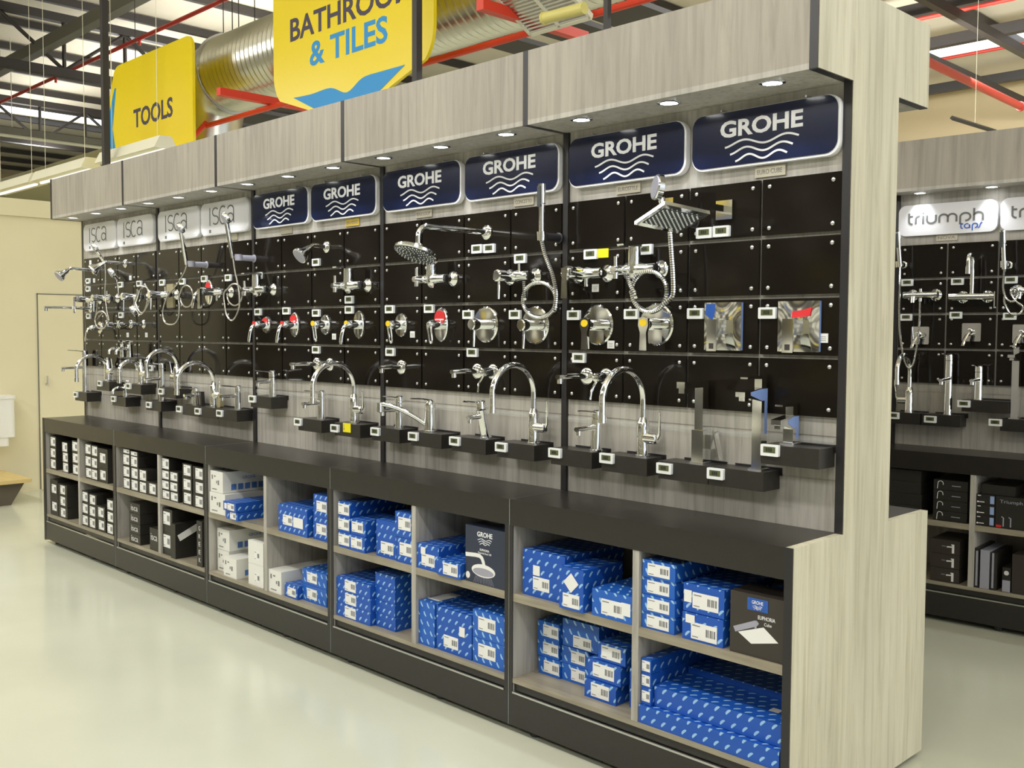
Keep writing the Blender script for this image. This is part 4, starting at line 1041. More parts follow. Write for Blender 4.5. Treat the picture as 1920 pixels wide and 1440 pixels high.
m = MB(); m.box(.86, 1.03, .18, BF-.002, 1.357, 1.365); tag(m.build('small_tap_shelf', ACRYL), 'small clear shelf carrying the two cross handle pillar taps', 'shelf')
crosstap(F1, .79, .262, 1.092, 'chrome pillar tap with cross handle on the low pedestal', False)
goose(F1, 1.03, .262, 1.186, 'chrome arched mixer on the right raised pedestal, farthest wall', h=.155, reach=.15)
goose(F1, .50, .262, 1.186, 'chrome arched mixer on the left raised pedestal, farthest wall', h=.18, reach=.22)
basin(F1, .10, .262, 1.092, 'tall chrome tap leaning out at the very left end', h=.30, reach=.17, lev=.12)
small_shower(F1, .20, 1.975, 'small shower head sticking out at the very left end', L=.17)
small_shower(F1, .73, 2.0, 'small chrome shower head right of the leftmost hose', L=.14, d=(-.5, -1, -.8))
exposed(F1, .30, 1.760, 'exposed mixer at the very left end of the display', 'flat')
exposed(F1, .60, 1.765, 'exposed mixer below the leftmost hand shower', 'knob')
exposed(F1, 1.08, 1.765, 'exposed mixer with hose loops, right of farthest wall', 'knob')
wall_spout(F1, .13, 1.70, 'long thin wall spout at the very left end', L=.33)
concealed(F1, .30, 1.560, 'round chrome mixer behind the leftmost hose coil', .040, .045, 'curl')

# hand showers, their brackets and hoses (hose paths measured along the wall)
def hp(F, pix, v):
    out = []
    for i, q in enumerate(pix):
        vv = q[2] if len(q) > 2 else v
        out.append(tuple(F.at(q[0], q[1], vv)))
    return out
def ring_px(F, cx, cy, rx, ry, v0, v1, a0, turns, n=26):
    out = []; N = int(n*abs(turns))
    for k in range(N+1):
        a = math.radians(a0+360*turns*k/N); rr = 1+.05*math.sin(a*.31+.4)
        p = F.at(cx+rx*rr*math.cos(a), cy-ry*rr*math.sin(a), v0+(v1-v0)*k/N); out.append(tuple(p))
    return out
def spl(pts, n=6): return [tuple(p) for p in spline(pts, n)]
# nearest
h0 = F1.at(1256, 430, .20); h1 = F1.at(1246, 372, .19)
pts = hp(F1, [(1256, 430), (1259, 475), (1262, 520), (1261, 555)], .20)+ring_px(F1, 1218, 546, 34, 39, .19, .22, -10, -1.5)[2:]
pts = pts+hp(F1, [(1192, 556), (1180, 530), (1178, 522)], .16)
hand_shower(F1, h0.x, .20, h0.z, h1.x, h1.z, .17, 'chrome hand shower with a broad head, behind the square rain shower', spl(pts, 4), 'cube', hr=.0082)
bracket(F1, h0.x+.035, h0.z+.03, .09, 'dark bracket holding the broad headed hand shower')
h0 = F1.at(1016, 452, .20); h1 = F1.at(1016, 345, .20)
pts = hp(F1, [(1016, 452), (1023, 480), (1036, 515), (1043, 550)], .20)+ring_px(F1, 1012, 562, 32, 34, .19, .22, 0, -1.6)[2:]
pts = pts+hp(F1, [(985, 560), (983, 535), (983, 527)], .20)
hand_shower(F1, h0.x, .20, h0.z, h1.x, h1.z, .20, 'slim upright chrome hand shower with coiled ribbed hose', spl(pts, 4), 'slim', hr=.0082)
bracket(F1, h0.x+.0, h0.z+.018, .10, 'black bracket holding the slim upright hand shower')
h0 = F1.at(437, 484, .20); h1 = F1.at(425, 418, .16)
pts = hp(F1, [(437, 484), (440, 505), (447, 540), (449, 570), (443, 592), (434, 601), (425, 590), (421, 570), (420, 550)], .20)
pts2 = pts+ring_px(F1, 440, 553, 14, 20, .20, .24, 170, -1.0)[2:]
hand_shower(F1, h0.x, .20, h0.z, h1.x, h1.z, .16, 'pale hand shower in front of the fourth white sign', spl(pts2, 4), 'round', hr=.0048)
bracket(F1, h0.x+.06, h0.z, .10, 'grey bracket of the hand shower at right, second farthest wall', GRAYP)
h0 = F1.at(350, 496, .20); h1 = F1.at(340, 436, .16)
pts = hp(F1, [(350, 496), (345, 512), (333, 532), (322, 545), (312, 560), (305, 585), (310, 605), (325, 608), (334, 598), (336, 575), (335, 560)], .20)+ring_px(F1, 350, 556, 12, 20, .20, .25, 170, -.95)[2:]
hand_shower(F1, h0.x, .20, h0.z, h1.x, h1.z, .16, 'pale hand shower in front of the third white sign', spl(pts, 4), 'round', hr=.0048)
bracket(F1, h0.x+.06, h0.z, .10, 'grey bracket of the hand shower at left, second farthest wall', GRAYP)
h0 = F1.at(197, 494, .20); h1 = F1.at(182, 470, .14)
pts = hp(F1, [(197, 494), (198, 520), (197, 550), (200, 580), (204, 600)], .20)+ring_px(F1, 190, 600, 12, 17, .20, .24, 0, -1.8)[2:]+hp(F1, [(180, 600), (182, 580), (183, 563)], .22)
hand_shower(F1, h0.x, .20, h0.z, h1.x, h1.z, .14, 'leftmost hand shower with hose coiled against the boards', spl(pts, 4), 'round', hr=.0048)
pts = hp(F1, [(272, 532), (278, 550), (272, 580), (262, 590), (253, 572), (252, 560), (260, 582), (270, 585), (281, 560), (276, 540), (262, 536)], .20)
h0 = F1.at(262, 545, .22); h1 = F1.at(258, 575, .22)
hand_shower(F1, h0.x, .22, h0.z, h1.x, h1.z, .20, 'hand shower hanging upside down in hose loops, farthest wall', [tuple(h0)]+spl(pts, 4), 'round', hr=.0048)
h0 = F1.at(221, 524, .20); h1 = F1.at(212, 514, .14)
hand_shower(F1, h0.x, .20, h0.z, h1.x, h1.z, .14, 'short hand shower between the two farthest hose coils', spl(hp(F1, [(219, 524), (221, 535), (222, 548), (222, 556)], .2), 4), 'round', hr=.0048)

# next aisle taps
def bar_mixer(F, u, z, L, label, riser=0, hoseout=0):
    t = wt('bar_mixer', F, u, z, label, 'shower mixer', 'next aisle bar mixers')
    for s_ in (-.065, .065):
        m = MB(); m.lathe((s_, 0, 0), (0, -1, 0), [(0, .033), (.004, .033), (.012, .024), (.02, .012), (.05, .012)]); m.build('rosette', CHROME, t)
    m = MB(); m.cyl((-L/2, -.06, 0), (L/2, -.06, 0), .019, seg=20); m.build('body', CHROME, t)
    if riser:
        m = MB(); m.tube([(-.0, -.06, .015), (0, -.06, riser-.04)]+[(0, -.06-.035+.035*math.cos(math.radians(a)), riser-.04+.035*math.sin(math.radians(a))) for a in range(20, 181, 20)]+[(0, -.13, riser-.075)], .0115, 12)
        m.cyl((0, -.13, riser-.07), (0, -.13, riser-.11), .015); m.build('spout', CHROME, t)
        m = MB(); m.obox((L/2+.004, -.065, -.02), (.003, 0, 0), (0, .012, 0), (0, 0, .045)); m.build('lever', CHROME, t)
    else:
        m = MB(); m.cyl((-.035, -.075, -.01), (-.035, -.082, -.045), .012); m.cyl((0, -.06, .015), (0, -.06, .035), .008); m.cyl((0, -.06, -.015), (0, -.06, -.035), .009); m.build('outlet', CHROME, t)
    return t
p = F2.at(1726, 553, .24); bar_mixer(F2, p.x, p.z, .19, 'chrome bar mixer with white hose, left one in the next aisle')
q = F2.at(1822, 556, .24); bar_mixer(F2, q.x, q.z, .235, 'chrome bar mixer with an upright swan spout, next aisle', riser=.23)
def conc_sq2(F, u, z, label):
    t = wt('square_shower_mixer', F, u, z, label, 'shower mixer', 'next aisle square mixers')
    m = MB(); m.prism(rrect(-.05, .05, -.05, .05, .006, 3), -.008, 0); m.build('wall_plate', CHROME, t)
    m = MB(); m.lathe((0, -.008, 0), (0, -1, 0), [(0, .02), (.04, .02), (.055, .015)]); m.build('knob', CHROME, t)
    m = MB(); m.tube([(0, -.055, 0), (-.015, -.075, -.04), (-.02, -.085, -.075)], [.012, .013, .013], 10, sq=.4); m.build('lever', CHROME, t)
p = F2.at(1725, 629, .29); conc_sq2(F2, p.x, p.z, 'square chrome mixer behind the hanging white hose, next aisle')
p = F2.at(1821, 623, .29); conc_sq2(F2, p.x, p.z, 'square chrome mixer with angled lever in the middle, next aisle')
p = F2.at(1917, 626, .29); conc_sq2(F2, p.x, p.z, 'square chrome mixer cut by the right picture edge')
h0 = F2.at(1688, 500, .22); h1 = F2.at(1683, 435, .20)
pts = [tuple(h0)]+hp(F2, [(1687, 540), (1686, 590), (1688, 630), (1694, 670), (1703, 689), (1712, 683), (1719, 650), (1724, 600), (1725, 565)], .20)
hand_shower(F2, h0.x, .22, h0.z, h1.x, h1.z, .20, 'slender hand shower with a long hanging white loop, next aisle', spl(pts, 5), 'slim', hr=.0060)
p = F2.at(1692, 497, .28); bracket(F2, p.x, p.z, .07, 'chrome bracket at the left edge of the next aisle boards', CHROME)
h0 = F2.at(1883, 505, .20); h1 = F2.at(1880, 432, .20)
pts = [tuple(h0)]+hp(F2, [(1881, 540), (1887, 560), (1900, 565), (1911, 550), (1905, 540), (1895, 548), (1905, 565), (1918, 575), (1912, 588), (1895, 588), (1884, 570), (1883, 556)], .20)
hand_shower(F2, h0.x, .20, h0.z, h1.x, h1.z, .20, 'broader hand shower with looped hose at the right, next aisle', spl(pts, 5), 'slim', hr=.0060)
p = F2.at(1889, 497, .28); bracket(F2, p.x, p.z, .08, 'chrome bracket of the right hand shower, next aisle', CHROME)
p = F2.at(1915, 545, .24); bar_mixer(F2, p.x+.03, p.z, .16, 'chrome bar mixer behind the looped hose, next aisle')
goose(F2, F2.at(1703, 776, .24).x, .25, 1.099, 'chrome swan neck tap with a black lever, beside the end panel', h=.33, reach=.19, side=-1)
basin(F2, F2.at(1776, 780, .24).x, .25, 1.099, 'tall round chrome basin tap in the next aisle', h=.335, reach=.13, lean=0)
basin(F2, F2.at(1833, 752, .24).x, .25, 1.190, 'small chrome basin tap on the raised next aisle pedestal', h=.185, reach=.12)
square_tap(F2, F2.at(1902, 782, .24).x, .25, 1.097, 'flat ribbon spout tap at the right edge, next aisle', h=.35, reach=.10)

# ---------------------------------------------------------------- price tags and cards
TG = {}
def ptag(F, px, py, where, v=None, w_=.066, cat='price tag'):
    v = BF if v is None else v; p = F.at(px, py, v); h = .038
    key = 'tag'
    lab = f'white electronic price tag {where}'
    if key not in TG:
        t = thing('price_tag', lab, cat, F.w(p.x, v, p.z), F.a, 'electronic price tags')
        m = MB(); m.prism(rrect(-.033, .033, -.019, .019, .003, 3), -.012, -.0005); m.build('frame', WHITE, t)
        m = MB(); m.box(-.022, .022, -.0127, -.0122, -.008, .012, 0); 
        for i, (a, b) in enumerate(((-.012, -.006), (-.004, .002), (.004, .010))): m.box(a, b, -.0131, -.0127, -.004, .008, 1)
        m.build('display', [LCD, LCDD], t); TG[key] = t
    else: t = dup(TG[key], F.w(p.x, v, p.z), F.a, lab)
    return t
for px, py, wh in ((1110, 477, 'beside the yellow card at the top left of nearest wall'), (1078, 591, 'left of the first large yellow stickered mixer'), (1186, 589, 'left of the mixer under the nearest hose coil'),
                   (1306, 588, 'left of the square mixer with blue sticker'), (1441, 587, 'left of the square mixer with red sticker'), (1088, 671, 'above the nearest wall spout'),
                   (1323, 437, 'left of two under the square rain shower'), (1355, 434, 'right of two under the square rain shower'), (1212, 468, 'behind the column of the nearest exposed mixer'),
                   (897, 467, 'left of two under the long bent shower arm'), (920, 466, 'right of two under the long bent shower arm'), (978, 485, 'above the mixer of the slim hand shower'),
                   (733, 580, 'above the small oval yellow stickered mixer'), (807, 579, 'above the tall oval mixer with red sticker'), (880, 590, 'left of the mirror mixer with pin, second nearest wall'), (968, 590, 'left of the mirror mixer behind the coil'),
                   (734, 660, 'above the short wall spout of second nearest wall'), (888, 661, 'above the valve spout, second nearest wall'),
                   (595, 492, 'under the small tilted shower head'), (487, 517, 'at the top left of the middle wall'), (657, 562, 'under the right exposed mixer, middle wall'),
                   (486, 585, 'above the leftmost curled lever mixer'), (539, 583, 'above the second curled lever mixer'), (595, 587, 'above the yellow taped lever'), (657, 581, 'above the tall oval mixer, middle wall'), (595, 656, 'above the middle wall spout'),
                   (306, 530, 'leftmost on the second farthest wall'), (344, 528, 'second from left, second farthest wall'), (385, 523, 'third from left, second farthest wall'), (430, 521, 'fourth from left, second farthest wall'),
                   (167, 527, 'highest left on the farthest wall'), (167, 542, 'just below the highest left one'), (228, 534, 'above the cross handle valves, farthest wall'), (263, 532, 'above the looped hoses, farthest wall'),
                   (168, 593, 'left of the leftmost hose coil'), (229, 591, 'directly over the cross handle valves'), (262, 689, 'over the right raised pedestal, farthest wall'), (284, 690, 'right of the one over the farthest raised pedestal')):
    ptag(F1, px, py, wh)
PF = .212
for px, py, wh in ((1043, 849, 'on the pedestal of the nearest round basin tap'), (1140, 859, 'on the pedestal of the nearest swan neck'), (1248, 878, 'on the pedestal of the square kitchen tap'),
                   (1344, 888, 'on the pedestal of the tall square tap'), (1446, 844, 'on the raised pedestal at the right end'),
                   (706, 809, 'on the leftmost pedestal of second nearest wall'), (777, 818, 'on the swivel spout tap pedestal'), (855, 827, 'on the pin lever tap pedestal'), (942, 838, 'on the second swan neck pedestal'),
                   (475, 748, 'on the raised pedestal of the middle wall'), (561, 791, 'on the pedestal left of yellow card'), (630, 803, 'beside the yellow card on the pedestal'),
                   (338, 767, 'on the third pedestal, second farthest wall'), (373, 771, 'on the arched tap pedestal'), (414, 775, 'on the pedestal at right, second farthest wall'), (304, 734, 'on the raised pedestal, second farthest wall'), (281, 759, 'on the lowest left pedestal, second farthest wall'),
                   (144, 740, 'on the pedestal at the very left end'), (189, 719, 'on the raised left pedestal, farthest wall'), (243, 724, 'on the raised right pedestal, farthest wall'), (215, 748, 'on the low middle pedestal, farthest wall')):
    ptag(F1, px, py, wh, PF)
for px, py, wh, v in ((1702, 530, 'above the left bar mixer, next aisle', None), (1796, 528, 'above the bar mixer with swan spout', None), (1896, 525, 'at the right edge upper row, next aisle', None), (1700, 595, 'left lower one, next aisle', None),
                      (1793, 591, 'above the middle square mixer, next aisle', None), (1894, 593, 'right lower one, next aisle', None), (1676, 779, 'half hidden by the end panel', PF), (1745, 786, 'under the tall round tap, next aisle', PF), (1808, 757, 'on the raised next aisle pedestal', PF), (1867, 792, 'under the flat ribbon tap', PF)):
    ptag(F2, px, py, wh, v)
def card(F, px, py, v, w_, h, mt, label, cat='card', arrow=False):
    p = F.at(px, py, v); m = MB(); m.box(-w_/2, w_/2, -.003, -.0006, -h/2, h/2, 0)
    if arrow: m.box(-w_*.38, -w_*.34, -.0034, -.003, -h*.3, h*.35, 1); m.prism([(-w_*.43, -h*.1), (-w_*.36, -h*.36), (-w_*.29, -h*.1)], -.0034, -.003, 1)
    else:
        for k in range(3): m.box(-w_*.3, w_*.3, -.0033, -.003, -h*.3+h*.2*k, -h*.24+h*.2*k, 1)
    o = m.build('price_card' if cat == 'card' else 'sticker', [mt, INK], None, F.w(p.x, v, p.z), F.a); tag(o, label, cat, 'small cards and stickers'); return o
card(F1, 1125+2, 475, BF, .078, .035, YTAG, 'yellow price card at the top left of the nearest wall', arrow=True)
card(F1, 651, 802, PF, .062, .045, YTAG, 'yellow price card on a middle wall pedestal', arrow=True)
for px, py, l in ((1117, 540, 'small white sticker under the nearest bath mixer'), (1146, 646, 'small white sticker right of the first yellow stickered mixer'), (1544, 634, 'small white sticker right of the red stickered square mixer'),
                  (774, 627, 'small white sticker beside the small oval mixer'), (627, 631, 'small white sticker beside the yellow taped lever'), (170, 492, 'white paper sticker at the top left of farthest wall'), (245, 521, 'white sticker in the upper part of farthest wall'), (240, 628, 'small white sticker under the left cross handle'), (275, 628, 'small white sticker under the right cross handle'), (177, 526, 'white sticker beside the highest left price tag')):
    card(F1, px, py, BF, .034, .030, LABW, l, 'sticker')

# ---------------------------------------------------------------- cartons on the shelves
SH, BS = .545, .215
def carton(F, u0, u1, v0, dp, z0, z1, mats, label, lab=None, rot=0.0, group=None, name='carton', small=None, cat='box'):
    o0, bw, c = (0.0, W, .613) if F is F1 else (-.453, 1.1, .55)
    k = math.floor(((u0+u1)/2-o0)/bw); b0 = o0+k*bw; last = F is F1 and k == 4
    lo, hi = (b0+.0195, b0+c-.015) if (u0+u1)/2 < b0+c else (b0+c+.015, b0+bw-(.0275 if not last else .0205))
    u0, u1 = max(u0, lo), min(u1, hi)
    w_ = u1-u0-.002; h = z1-z0-.0012
    m = MB(); m.box(0, w_, 0, dp, 0, h); o = m.build(name, mats, None, F.w(u0+.001, v0, z0+.0005), F.a+rot)
    tag(o, label, cat, group)
    if lab:
        fx, fz, lw, lh = lab; cx, cz = fx*w_, fz*h
        m = MB(); m.box(cx-lw/2, cx+lw/2, -.0012, -.0002, cz-lh/2, cz+lh/2)
        m.box(cx-lw*.45, cx-lw*.15, -.0017, -.0013, cz+lh*.30, cz+lh*.36, 1); m.box(cx-lw*.45, cx-lw*.22, -.0017, -.0013, cz-lh*.38, cz-lh*.33, 1)
        q = m.build('label', [LABW, INK], o)
        m = MB(); n = 5
        for k in range(n):
            a = cx+lw*(.08+.075*k); b = a+lw*(.035 if k % 2 else .055)
            m.box(a, min(b, cx+lw*.46), -.0018, -.0013, cz-lh*.22, cz+lh*.24)
        m.build('barcode', INK, q)
    if small:
        fx, fz, lw, lh = small; cx, cz = fx*w_, fz*h
        m = MB(); m.box(cx-lw/2, cx+lw/2, -.0020, -.0014, cz-lh/2, cz+lh/2); m.build('price_sticker', LABW, o)
    return o
ORD = {1: ['single'], 2: ['top', 'bottom'], 3: ['top', 'middle', 'bottom'], 4: ['top', 'second', 'third', 'bottom']}
def stack(F, u0, u1, v0, dp, zs, mats, kind, where, lab=None, jig=.004, small=None, group=None, name='carton'):
    n = len(zs)-1
    for i in range(n):
        m_ = mats[i % len(mats)] if isinstance(mats, list) else mats
        j = random.uniform(-jig, jig)
        l = (f'{kind}, {ORD[n][i]} of stack {where}' if n > 1 else f'{kind} {where}')
        h = zs[i]-zs[i+1]; lb = lab
        if lab and lab[3] > h*.9: lb = (lab[0], .5, lab[2], h*.78)
        carton(F, u0+j, u1+j, v0+abs(j), dp, zs[i+1], zs[i], m_, l, lb, group=group, small=small, name=name)
BG = 'blue patterned cartons'
bk = 'blue patterned carton'
LB = (.62, .45, .088, .046)
# nearest cabinet
carton(F1, 4.842, 5.062, .030, .34, SH, .722, BLUEC, 'large blue carton at the left of the nearest upper left shelf', (.45, .30, .085, .05), group=BG, small=(.34, .58, .035, .038))
carton(F1, 5.070, 5.188, -.010, .22, SH, .700, BLUEC, 'tall blue carton jutting over the nearest upper left shelf edge', (.50, .22, .08, .05), group=BG)
q = MB(); q.obox((0, 0, 0), (.018, 0, .018), (0, .0006, 0), (-.018, 0, .018)); sk = q.build('price_sticker', LABW)
for o_ in [o for o in bpy.data.objects if o.get('label') == 'tall blue carton jutting over the nearest upper left shelf edge']:
    sk.parent = o_; sk.location = (.058, -.0015, .10)
carton(F1, 5.216, 5.398, .004, .24, SH, .643, BLUEC2, 'lower blue carton beside the partition, nearest upper left shelf', (.52, .42, .10, .055), group=BG, small=(.86, .5, .04, .045))
stack(F1, 4.838, 4.952, .12, .28, [.425, .355, .284, BS], BLUEC2, 'small blue carton', 'at left, nearest lower left bay', (.62, .5, .08, .046), group=BG, jig=.008)
carton(F1, 4.956, 5.140, .135, .26, .350, .455, BLUEC2, 'taller blue carton in the middle top, nearest lower left bay', (.55, .25, .09, .045), group=BG)
stack(F1, 4.956, 5.092, .132, .26, [.349, .282, BS], BLUEC2, 'small blue carton', 'in the middle, nearest lower left bay', (.62, .5, .07, .046), group=BG, jig=.002)
carton(F1, 5.186, 5.315, .075, .28, .361, .428, BLUEC, 'blue carton on top at right, nearest lower left bay', (.48, .5, .09, .048), group=BG)
carton(F1, 5.144, 5.300, .068, .28, .286, .360, BLUEC, 'blue carton second up at right, nearest lower left bay', (.48, .5, .10, .05), group=BG)
carton(F1, 5.135, 5.285, .060, .28, BS, .285, BLUEC, 'blue carton at the bottom right, nearest lower left bay', (.50, .5, .085, .05), group=BG)
stack(F1, 5.322, 5.396, .09, .28, [.36, .289, BS], BLUEC, 'narrow blue carton', 'against the nearest lower partition', None, group=BG, jig=.002)
stack(F1, 5.434, 5.572, .012, .36, [.782, .722, .662, .603, SH], BLUEC2, 'flat blue carton', 'at left, nearest upper right bay', (.50, .48, .092, .042), group=BG, jig=.005)
carton(F1, 5.600, 5.760, .018, .30, .637, .731, BLUEC, 'upper blue carton of two, middle of nearest upper right shelf', (.55, .45, .10, .052), group=BG, small=(.12, .55, .03, .04))
carton(F1, 5.600, 5.760, .014, .30, SH, .636, BLUEC, 'lower blue carton of two, middle of nearest upper right shelf', (.54, .38, .10, .054), group=BG, small=(.2, .78, .036, .028))
# picture carton with the square shower
c = carton(F1, 5.785, 5.976, .012, .12, SH, .742, BROWNC, 'dark picture carton showing a white square shower head, nearest bay', None, group='picture cartons')
m = MB(); m.box(.062, .135, -.0014, -.0002, .146, .185); b_ = m.build('brand_patch', BLUES, c)
text_part('lettering', 'GROHE', SIGNW, b_, .078, .118, .167, .178, -.0014, .004, .0004)
waves(b_, .081, .115, .150, .164, -.0014, .0012)
text_part('title_lettering', 'EUPHORIA', SIGNW, c, .100, .160, .122, .134, -.0002, .006, .0006)
text_part('subtitle_lettering', 'Cube', SIGNW, c, .122, .148, .105, .115, -.0002, .0, .0006)
m = MB(); m.prism([(.030, .068), (.078, .040), (.172, .062), (.120, .100)], -.0012, -.0002); m.prism([(.012, .082), (.020, .066), (.096, .098), (.104, .108), (.096, .116), (.088, .115)], -.0012, -.0002, 1); m.prism([(.090, .090), (.098, .090), (.094, .104), (.087, .101)], -.0015, -.0012, 1)
m.build('shower_picture', [LABW, GRAYP], c)
carton(F1, 5.79, 5.965, .16, .20, SH, .70, BROWNC, 'dark carton behind the square shower picture carton', None, group='picture cartons')
carton(F1, 5.84, 5.90, .17, .05, .7005, .735, BLUEC, 'small blue packet on the dark carton at back', None, group=BG)
# long cartons at the bottom right
stack(F1, 5.430, 5.474, .016, .38, [.438, .388, .338, .279], BLUEC, 'narrow blue carton end', 'at left, nearest lower right bay', (.5, .5, .034, .036), group=BG, jig=.0005)
carton(F1, 5.477, 5.968, .030, .19, .279, .350, BLUEC, 'long blue carton, upper front one of nearest lower right bay', None, group='long blue cartons')
carton(F1, 5.429, 5.972, .006, .40, BS, .278, BLUEC, 'long blue carton, lowest and frontmost, nearest lower right bay', None, group='long blue cartons')
carton(F1, 5.477, 5.968, .225, .19, .279, .372, BLUEC, 'long blue carton further back, nearest lower right bay', None, group='long blue cartons')
m = MB(); m.box(0, .035, 0, .03, 0, .0006); tag(m.build('price_sticker', LABW, None, (5.87, .11, .3498)), 'pale sticker lying on the upper long blue carton', 'sticker')
# second nearest cabinet
stack(F1, 3.650, 3.742, .010, .33, [.758, .688, .617, SH], BLUEC, 'flat blue carton', 'at left, second nearest upper left bay', (.45, .5, .085, .05), group=BG)
stack(F1, 3.748, 3.862, .004, .22, [.692, .620, SH], BLUEC, 'blue carton', 'second along, second nearest upper left bay', (.45, .5, .085, .046), group=BG)
carton(F1, 3.925, 4.070, .022, .16, SH, .711, BLUEC, 'tall blue carton alone, second nearest upper left shelf', (.55, .27, .09, .052), group=BG)
stack(F1, 4.074, 4.185, .012, .30, [.768, .657, SH], BLUEC, 'blue carton', 'against partition, second nearest upper left bay', (.60, .55, .085, .055), group=BG)
stack(F1, 3.625, 3.890, .014, .36, [.401, .339, .277, BS], BLUEC, 'wide blue carton', 'at left, second nearest lower left bay', (.42, .5, .085, .05), group=BG, jig=.002)
stack(F1, 3.893, 4.037, .040, .36, [.462, .399, .337, .276, BS], BLUEC, 'blue carton', 'right of the wide ones, second nearest lower bay', None, group=BG, jig=.002)
carton(F1, 4.228, 4.374, .008, .26, SH, .652, BLUEC, 'blue carton at left of second nearest upper right shelf', (.52, .40, .085, .05), group=BG, small=(.3, .75, .03, .03))
carton(F1, 4.377, 4.524, -.006, .18, SH, .610, BLUEC, 'low blue carton before the shower picture carton', (.58, .5, .09, .048), group=BG)
c = carton(F1, 4.535, 4.768, .010, .10, SH, .775, NAVYC, 'slate picture carton showing a round shower head spraying', None, group='picture cartons')
text_part('brand_lettering', 'GROHE', SIGNW, c, .070, .158, .190, .210, -.0002, .02, .0006)
waves(c, .074, .154, .158, .186, -.0002, .0024)
text_part('title_lettering', 'EUPHORIA', SIGNW, c, .086, .140, .134, .143, -.0002, .01, .0006)
text_part('subtitle_lettering', 'Powerful Soul 180', SIGNW, c, .076, .152, .122, .130, -.0002, .0, .0006)
m = MB(); m.stroke([(.002, .108), (.06, .113), (.085, .113), (.098, .106), (.106, .092), (.112, .074)], .016, -.0002, 0, .0012)
m.prism(arc(.107, .055, .068, .026, 0, 360, 28)[:-1], -.0016, -.0003, 0); m.prism(arc(.107, .050, .060, .016, 0, 360, 24)[:-1], -.0020, -.0016, 1); m.prism(arc(.016, .026, .012, .014, 0, 360, 14)[:-1], -.0014, -.0002, 0)
for k in range(13): m.stroke([(.062+.0075*k, .030), (.050+.0098*k, .002)], .0012, -.0002, 1, .0008)
m.build('shower_picture', [LABW, GRAYP], c)
carton(F1, 4.50, 4.62, .16, .20, SH, .74, BLUEC, 'blue carton behind the slate picture carton, left one', None, group=BG)
carton(F1, 4.625, 4.765, .14, .22, SH, .79, BLUEC, 'blue carton behind the slate picture carton, taller right one', None, group=BG)
carton(F1, 4.216, 4.334, .018, .36, BS, .404, BLUEC2, 'tall blue carton beside the partition, second nearest lower right', None, group=BG)
m = MB(); m.box(0, .07, 0, .13, 0, .0006); tag(m.build('price_sticker', LABW, None, (4.24, .06, .4045)), 'long white sticker on top of the tall blue carton', 'sticker')
carton(F1, 4.339, 4.560, .024, .32, BS, .398, BLUEC, 'largest blue carton, second nearest lower right bay', (.42, .26, .09, .05), group=BG, small=(.74, .58, .034, .04))
stack(F1, 4.565, 4.764, .024, .32, [.432, .318, BS], mat('sky_blue_carton_base', rgb(60, 130, 205), .4) if False else BLUEC2, 'broad blue carton', 'at right, second nearest lower right bay', (.42, .55, .10, .055), group=BG, jig=.002)
# middle cabinet
def white_box(u0, u1, v0, dp, z0, z1, label, squares=True):
    o = carton(F1, u0, u1, v0, dp, z0, z1, WHITEC, label, None, group='white cartons'); w_ = u1-u0-.002; h = z1-z0
    m = MB()
    for (a, b, c_, d) in ((.12, .20, .60, .80), (.30, .42, .72, .78), (.48, .54, .42, .55), (.60, .70, .36, .58), (.15, .5, .12, .16)): m.box(w_*a, w_*b, -.0012, -.0002, h*c_, h*d)
    m.build('printed_marks', INK, o)
    if squares and dp > .2:
        m = MB()
        for k in range(6): m.box(w_+.0002, w_+.0012, .05+.042*k, .05+.042*k+.031, h*.12, h*.40)
        m.build('printed_symbols', INKB, o)
        text_part('side_lettering', 'GROHE', INKB, o, .12, .20, h*.60, h*.74, w_+.0003, .0, .0006, face='side')
        for v in o.children[-1].data.vertices: pass
    return o
white_box(2.428, 2.566, .012, .34, .661, .778, 'upper white carton at the left of the middle cabinet')
white_box(2.428, 2.600, .006, .36, SH, .660, 'lower white carton at the left of the middle cabinet')
carton(F1, 2.72, 2.772, .30, .10, SH, .76, WHITEC, 'narrow white carton at the back by the middle partition', None, group='white cartons')
carton(F1, 2.645, 2.780, -.03, .24, .590, .640, BLUEC, 'upper thin blue carton jutting out, middle cabinet', (.6, .5, .07, .036), group=BG, small=(.2, .5, .026, .03))
carton(F1, 2.660, 2.783, -.022, .24, SH, .589, BLUEC, 'lower thin blue carton jutting out, middle cabinet', (.6, .5, .06, .036), group=BG)
carton(F1, 3.135, 3.395, .006, .24, SH, .683, BLUEC, 'wide blue carton with two labels, middle cabinet upper right', (.33, .46, .085, .05), group=BG, small=(.70, .45, .085, .05))
stack(F1, 3.425, 3.566, .02, .32, [.765, .655, SH], BLUEC, 'blue carton', 'by the right side, middle cabinet upper shelf', (.5, .5, .085, .05), group=BG)
white_box(2.428, 2.562, .050, .34, .336, .453, 'upper white carton, lower left bay of middle cabinet')
white_box(2.428, 2.556, .050, .34, BS, .335, 'lower white carton behind the front one, middle cabinet')
white_box(2.566, 2.704, .012, .30, BS, .322, 'front white carton on the floor shelf, middle cabinet left')
stack(F1, 2.822, 2.974, .014, .30, [.451, .330, BS], WHITEC, 'white carton', 'at the partition, middle cabinet lower bay', (.6, .4, .05, .05), group='white cartons', jig=.001)
white_box(3.000, 3.148, .012, .34, BS, .332, 'white carton just right of the middle cabinet partition')
carton(F1, 3.166, 3.284, .02, .14, BS, .283, BLUEC, 'small blue carton in front, middle cabinet lower right', (.55, .45, .075, .044), group=BG)
stack(F1, 3.290, 3.500, .044, .30, [.376, .300, BS], BLUEC2, 'medium blue carton', 'at right, middle cabinet lower right bay', (.4, .5, .085, .05), group=BG)
